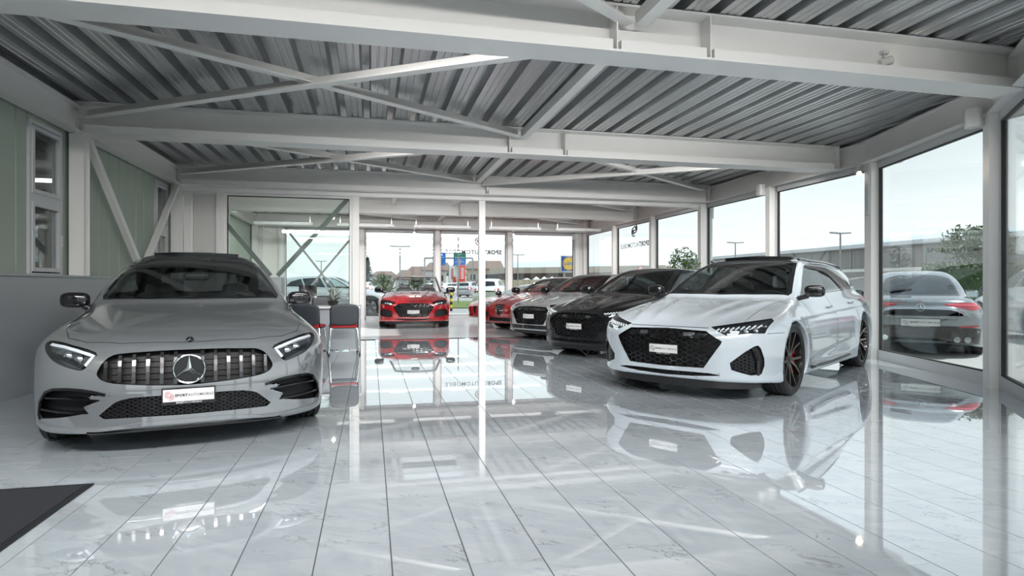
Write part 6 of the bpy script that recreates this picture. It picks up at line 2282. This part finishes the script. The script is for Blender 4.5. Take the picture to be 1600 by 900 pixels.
house(618, 662, 130, 436, 422, M_wallw, 'low house with a broad brown roof behind the convertible', 10, True, wins=((.2, .5, 1.2, 1), (.7, .5, 1.2, 1)))
house(636, 660, 145, 425, 416.5, M_wallw, 'house whose brown roof shows above the low one', 10, True)
house(580, 606, 135, 430, 424, M_wallw, 'grey-roofed house between the conifer and the round tree', 10, True, wins=((.3, .55, 1.2, 1), (.7, .55, 1.2, 1)))
house(452, 470, 190, 438, 434, M_wallw, 'pale distant house beyond the office', 8, True)

# long store with its square sign
a, b = on_ray(786, 105), on_ray(905, 98)
st = empty('store_building', (a[0], a[1], GZ), math.atan2(b[1] - a[1], b[0] - a[0]))
tag(st, 'long low store with a beige roof edge and brown front', 'building')
wl_ = math.hypot(b[0] - a[0], b[1] - a[1]) + 14
m = MB(); m.box(-1, wl_, 0, 20, 0, hgt(427, 102)); m.build('wall', mat('brown store front', (0.20, 0.15, 0.14, 1), 0.7, noise=0.1, scale=.4), st)
m = MB(); m.box(-1.5, wl_ + .5, -2, 21, hgt(427, 102), hgt(418, 102)); m.build('roof', mat('beige roof edge', (0.48, 0.41, 0.34, 1), 0.7, noise=0.05, scale=.4), st)
m = MB(); m.box(-1, wl_, -3.2, -3.0, 0, hgt(437, 100)); m.build('low_wall', M_wally, st)
for k in range(7):
    m = MB(); m.box(2.2 + 2.2 * k, 3.6 + 2.2 * k, -.05, .05, .6, 2.4); m.build('window', M_glassd, st)
for k, px in enumerate((823, 838, 850.5, 862.5)):
    x, y = on_ray(px, 92)
    t = empty('market_tent', (x, y, GZ))
    tag(t, 'white pointed market tent before the brown store, ' + ('the low leftmost one', 'second from the left', 'third from the left', 'the rightmost')[k], 'tent', 'white market tents')
    w_, h0, h1 = 0.50, hgt(436.5, 92), hgt(431.5 if k else 434, 92)
    m = MB(); m._add([(-w_, -w_, h0), (w_, -w_, h0), (w_, w_, h0), (-w_, w_, h0), (0, 0, h1)], [(0, 1, 4), (1, 2, 4), (2, 3, 4), (3, 0, 4)]); m.build('canopy', M_wallw, t)
    m = MB()
    for sx in (-1, 1):
        for sy in (-1, 1): m.bar((sx * w_ * .95, sy * w_ * .95, 0), (sx * w_ * .95, sy * w_ * .95, h0), .05, .05, up=(0, 1, 0))
    o = m.build('tent_frame', M_pole, t); o['kind'] = 'stuff'
Zs = 80
a, b = on_ray(877.5, Zs), on_ray(900.5, Zs)
sg_ = empty('shop_sign', (a[0], a[1], 0), math.atan2(b[1] - a[1], b[0] - a[0]))
tag(sg_, 'square blue shop sign with a yellow disc and lettering', 'shop sign')
ws_ = math.hypot(b[0] - a[0], b[1] - a[1])
z0, z1 = hgt(423.5, Zs), hgt(400.5, Zs)
m = MB(); m.box(0, ws_, 0, .3, z0, z1); m.build('sign_box', mat('sign blue', (0.01, 0.10, 0.36, 1), 0.4, noise=.03), sg_)
m = MB(); m.box(-.1, ws_ + .1, .05, .25, z0 - .1, z1 + .1); m.build('sign_edge', M_wallw, sg_)
m = MB(); m.box(.2, .5, .08, .22, GZ, z0); m.box(ws_ - .5, ws_ - .2, .08, .22, GZ, z0); m.build('sign_legs', M_pole, sg_)['kind'] = 'stuff'
RX = Matrix.Rotation(PI / 2, 3, 'X')
m = MB(); m.lathe([(0, 0), (ws_ * .45, 0), (ws_ * .45, -.06)], 40, RX, (ws_ / 2, -.05, (z0 + z1) / 2)); m.build('red_rim', M_red, sg_)
m = MB(); m.lathe([(0, 0), (ws_ * .42, 0), (ws_ * .42, -.06)], 40, RX, (ws_ / 2, -.08, (z0 + z1) / 2)); m.build('yellow_disc', mat('sign yellow', (0.85, 0.55, 0.03, 1), 0.4, noise=.03), sg_)
for txt, fx, fw, mm in (('L', .16, .13, M_blue), ('i', .33, .055, M_red), ('D', .44, .18, M_blue), ('L', .68, .13, M_blue)):
    P, F = place_text(plain_text(txt, .04), (fx * ws_, -.16, (z0 + z1) / 2 - ws_ * .10), (1, 0, 0), (0, 0, 1), fw * ws_, .004)
    new_obj('lettering', make_mesh('lettering', P, F, mm), sg_)

# big grey hall to the right
gh2 = empty('industrial_hall', (34, 8, GZ))
tag(gh2, 'large grey hall with a pale roof edge across the car park', 'building')
m = MB(); m.box(0, 30, 0, 54, 0, 3.75); m.build('wall', M_clad, gh2)
m = MB(); m.box(-.9, 30, -1, 55, 3.75, 4.0); m.build('roof', mat('pale roof sheet', (0.62, 0.64, 0.66, 1), 0.5, noise=.04, scale=.3), gh2)
for k in range(26):
    m = MB(); m.box(-.06, 0.0, 1 + 2.05 * k, 3.0 + 2.05 * k, 2.25, 3.65); m.build('cladding_panel', M_clad, gh2)
m = MB(); m.box(-.5, 0, -1, 32, 0, 2.05); m.build('white_front', M_wallw, gh2)
m = MB(); m.box(-1.8, 0, -1, 32.4, 2.05, 2.25); m.build('canopy', M_wallw, gh2)
for k in range(5):
    m = MB(); m.box(-.56, -.48, 3 + 6 * k, 7 + 6 * k, 0, 1.8); m.build('roller_door', M_plate, gh2)
for k in range(6):
    m = MB(); m.box(-.12, 0, 34 + 2.8 * k, 36 + 2.8 * k, .4, 2.9); m.build('window', M_glassd, gh2)

# greenery
def leaf_cloud(mb, c, r, n, size, rnd, squash=1.0):
    for _ in range(n):
        d = Vector((rnd.gauss(0, 1), rnd.gauss(0, 1), rnd.gauss(0, 1))).normalized()
        k = rnd.random() ** 0.45
        p = Vector(c) + Vector((d.x * r[0], d.y * r[1], d.z * r[2])) * k
        a = Vector((rnd.uniform(-1, 1), rnd.uniform(-1, 1), rnd.uniform(-1, .4))).normalized()
        b = a.cross(Vector((rnd.uniform(-1, 1), rnd.uniform(-1, 1), rnd.uniform(-1, 1)))).normalized()
        s_ = size * rnd.uniform(.6, 1.2)
        mb._add([p - a * s_, p + b * s_ * .42, p + a * s_, p - b * s_ * .42], [(0, 1, 2, 3)])
def tree(name, x, y, h, crown, n, size, label, m, seed, cat='tree', zc=None, trunk=.12):
    rnd = random.Random(seed)
    t = empty(name, (x, y, GZ))
    tag(t, label, cat)
    mb = MB(); mb.cyl((0, 0, 0), (0, 0, h - crown[2] * .6), trunk, 8, trunk * .5); mb.build('trunk', M_trunk, t)
    mb = MB()
    zc = zc or h - crown[2]
    leaf_cloud(mb, (0, 0, zc), crown, n // 2, size, rnd)
    for k in range(7):
        a = 2 * PI * k / 7
        leaf_cloud(mb, (crown[0] * .5 * math.cos(a), crown[1] * .5 * math.sin(a), zc + crown[2] * rnd.uniform(-.4, .5)), (crown[0] * .55, crown[1] * .55, crown[2] * .5), n // 14, size, rnd)
    mb.build('crown', m, t)
x, y = on_ray(598, 88); tree('round_tree', x, y, 2.9, (1.5, 1.5, 1.35), 1300, .22, 'round olive-green tree behind the red convertible', M_bush2, 3)
x, y = on_ray(574, 95)
t = empty('conifer', (x, y, GZ)); tag(t, 'dark narrow conifer at the left edge of the back window', 'tree')
rnd = random.Random(5); mb = MB(); mb.cyl((0, 0, 0), (0, 0, 4), .15, 8, .05); mb.build('trunk', M_trunk, t)
mb = MB()
for k in range(12):
    z = .6 + k * .42
    leaf_cloud(mb, (0, 0, z), (1.5 * (1 - k / 13), 1.5 * (1 - k / 13), .3), 90, .22, rnd)
mb.build('crown', mat('conifer needles', (0.03, 0.05, 0.035, 1), .7, noise=.3, scale=3), t)
x, y = on_ray(777, 150); tree('bare_tree', x, y, 5.4, (2.6, 2.6, 2.0), 500, .25, 'thin grey-green tree behind the cream house', M_bush2, 8)
x, y = on_ray(652, 100); tree('garden_tree', x, y, 2.7, (1.6, 1.6, 1.2), 700, .24, 'small garden tree beside the low brown-roofed house', M_bush2, 9)
x, y = on_ray(590, 80); tree('garden_bush', x, y, 1.5, (2.5, 1.2, .8), 800, .2, 'low pale green bush under the round tree', M_bush2, 11, 'bush')
t = empty('hedge', (16.4, 13.6, GZ), math.radians(-45)); tag(t, 'clipped dark green hedge across the drive from the corner window', 'hedge')
mb = MB(); mb.box(-1.2, 3.2, -.4, .4, 0, 1.6); mb.build('hedge_core', M_bush, t)
rnd = random.Random(2); mb = MB()
for _ in range(5200):
    p = Vector((rnd.uniform(-1.3, 3.3), rnd.choice((-1, 1)) * rnd.uniform(.38, .5), rnd.uniform(0, 1.75))) if rnd.random() < .6 else Vector((rnd.uniform(-1.3, 3.3), rnd.uniform(-.5, .5), rnd.uniform(1.55, 1.78)))
    a = Vector((rnd.uniform(-1, 1), rnd.uniform(-1, 1), rnd.uniform(-1, 1))).normalized(); b = a.cross(Vector((rnd.uniform(-1, 1), .3, rnd.uniform(-1, 1)))).normalized()
    mb._add([p - a * .05, p + b * .025, p + a * .05, p - b * .025], [(0, 1, 2, 3)])
o = mb.build('hedge_leaves', M_bush2, t); o['kind'] = 'stuff'
tree('street_tree', 17.6, 14.6, 3.0, (1.0, 1.0, .75), 1500, .09, 'leafy young tree rising above the clipped hedge', M_bush2, 21)
# flag pole, banners, bollard
x, y = on_ray(716, 40)
m = MB(); m.cyl((x, y, GZ), (x, y, hgt(366, 40)), .05, 8, .035)
tag(m.build('flag_pole', M_pole), 'thin dark flag pole in front of the direction signs', 'pole')
for px, c_, lab, k in ((706.5, M_wallw, 'white banner flag with red lettering beside the signs', 0), (722.5, M_red, 'tall red banner flag below the green sign', 1), (711, M_red, 'short red banner flag near the white one', 2)):
    x, y = on_ray(px, 68)
    t = empty('banner_flag', (x, y, GZ)); tag(t, lab, 'banner')
    zt_, zb2, w_ = hgt((415, 414, 432)[k], 68), hgt((440, 440, 441)[k], 68), (.32, .34, .14)[k]
    m = MB(); m.cyl((-w_ - .05, 0, 0), (-w_ - .05, 0, zt_ + .1), .04, 6); m.build('pole', M_pole, t)
    m = MB(); m.box(-w_, w_, -.02, .02, zb2, zt_); m.build('cloth', mat('orange red cloth', (0.75, 0.06, 0.03, 1), .7, noise=.05) if k else c_, t)
    if k < 2:
        m = MB()
        for q in range(7):
            z = zb2 + (zt_ - zb2) * (.18 + .1 * q)
            m.box(-w_ * .45, w_ * .45, -.03, -.02, z, z + (zt_ - zb2) * .055)
        m.build('lettering', M_red if k == 0 else M_signw, t)
x, y = on_ray(705, 27)
t = empty('bollard', (x, y, GZ)); tag(t, 'black and yellow striped bollard on the grass edge', 'bollard')
hb = hgt(455, 27)
for k in range(6):
    m = MB(); m.cyl((0, 0, hb * k / 6), (0, 0, hb * (k + 1) / 6), .06, 10); m.build('band', mat('yellow paint', (.75, .5, .02, 1), .5, noise=.05) if k % 2 else M_blackp, t)
x, y = on_ray(1001, 60)
t = empty('warning_sign', (x, y, GZ)); tag(t, 'white triangular road sign with an orange rim outside the side window', 'road sign')
hz = hgt(419, 60)
m = MB(); m.cyl((0, .05, 0), (0, .05, hz), .04, 6); m.build('post', M_pole, t)
m = MB(); m.cyl((0, 0, hz), (0, -.03, hz), .42, 3); o = m.build('sign_rim', mat('orange red cloth', (0.75, 0.06, 0.03, 1), .7), t)
m = MB(); m.cyl((0, -.032, hz), (0, -.04, hz), .28, 3); m.build('sign_face', M_wallw, t)
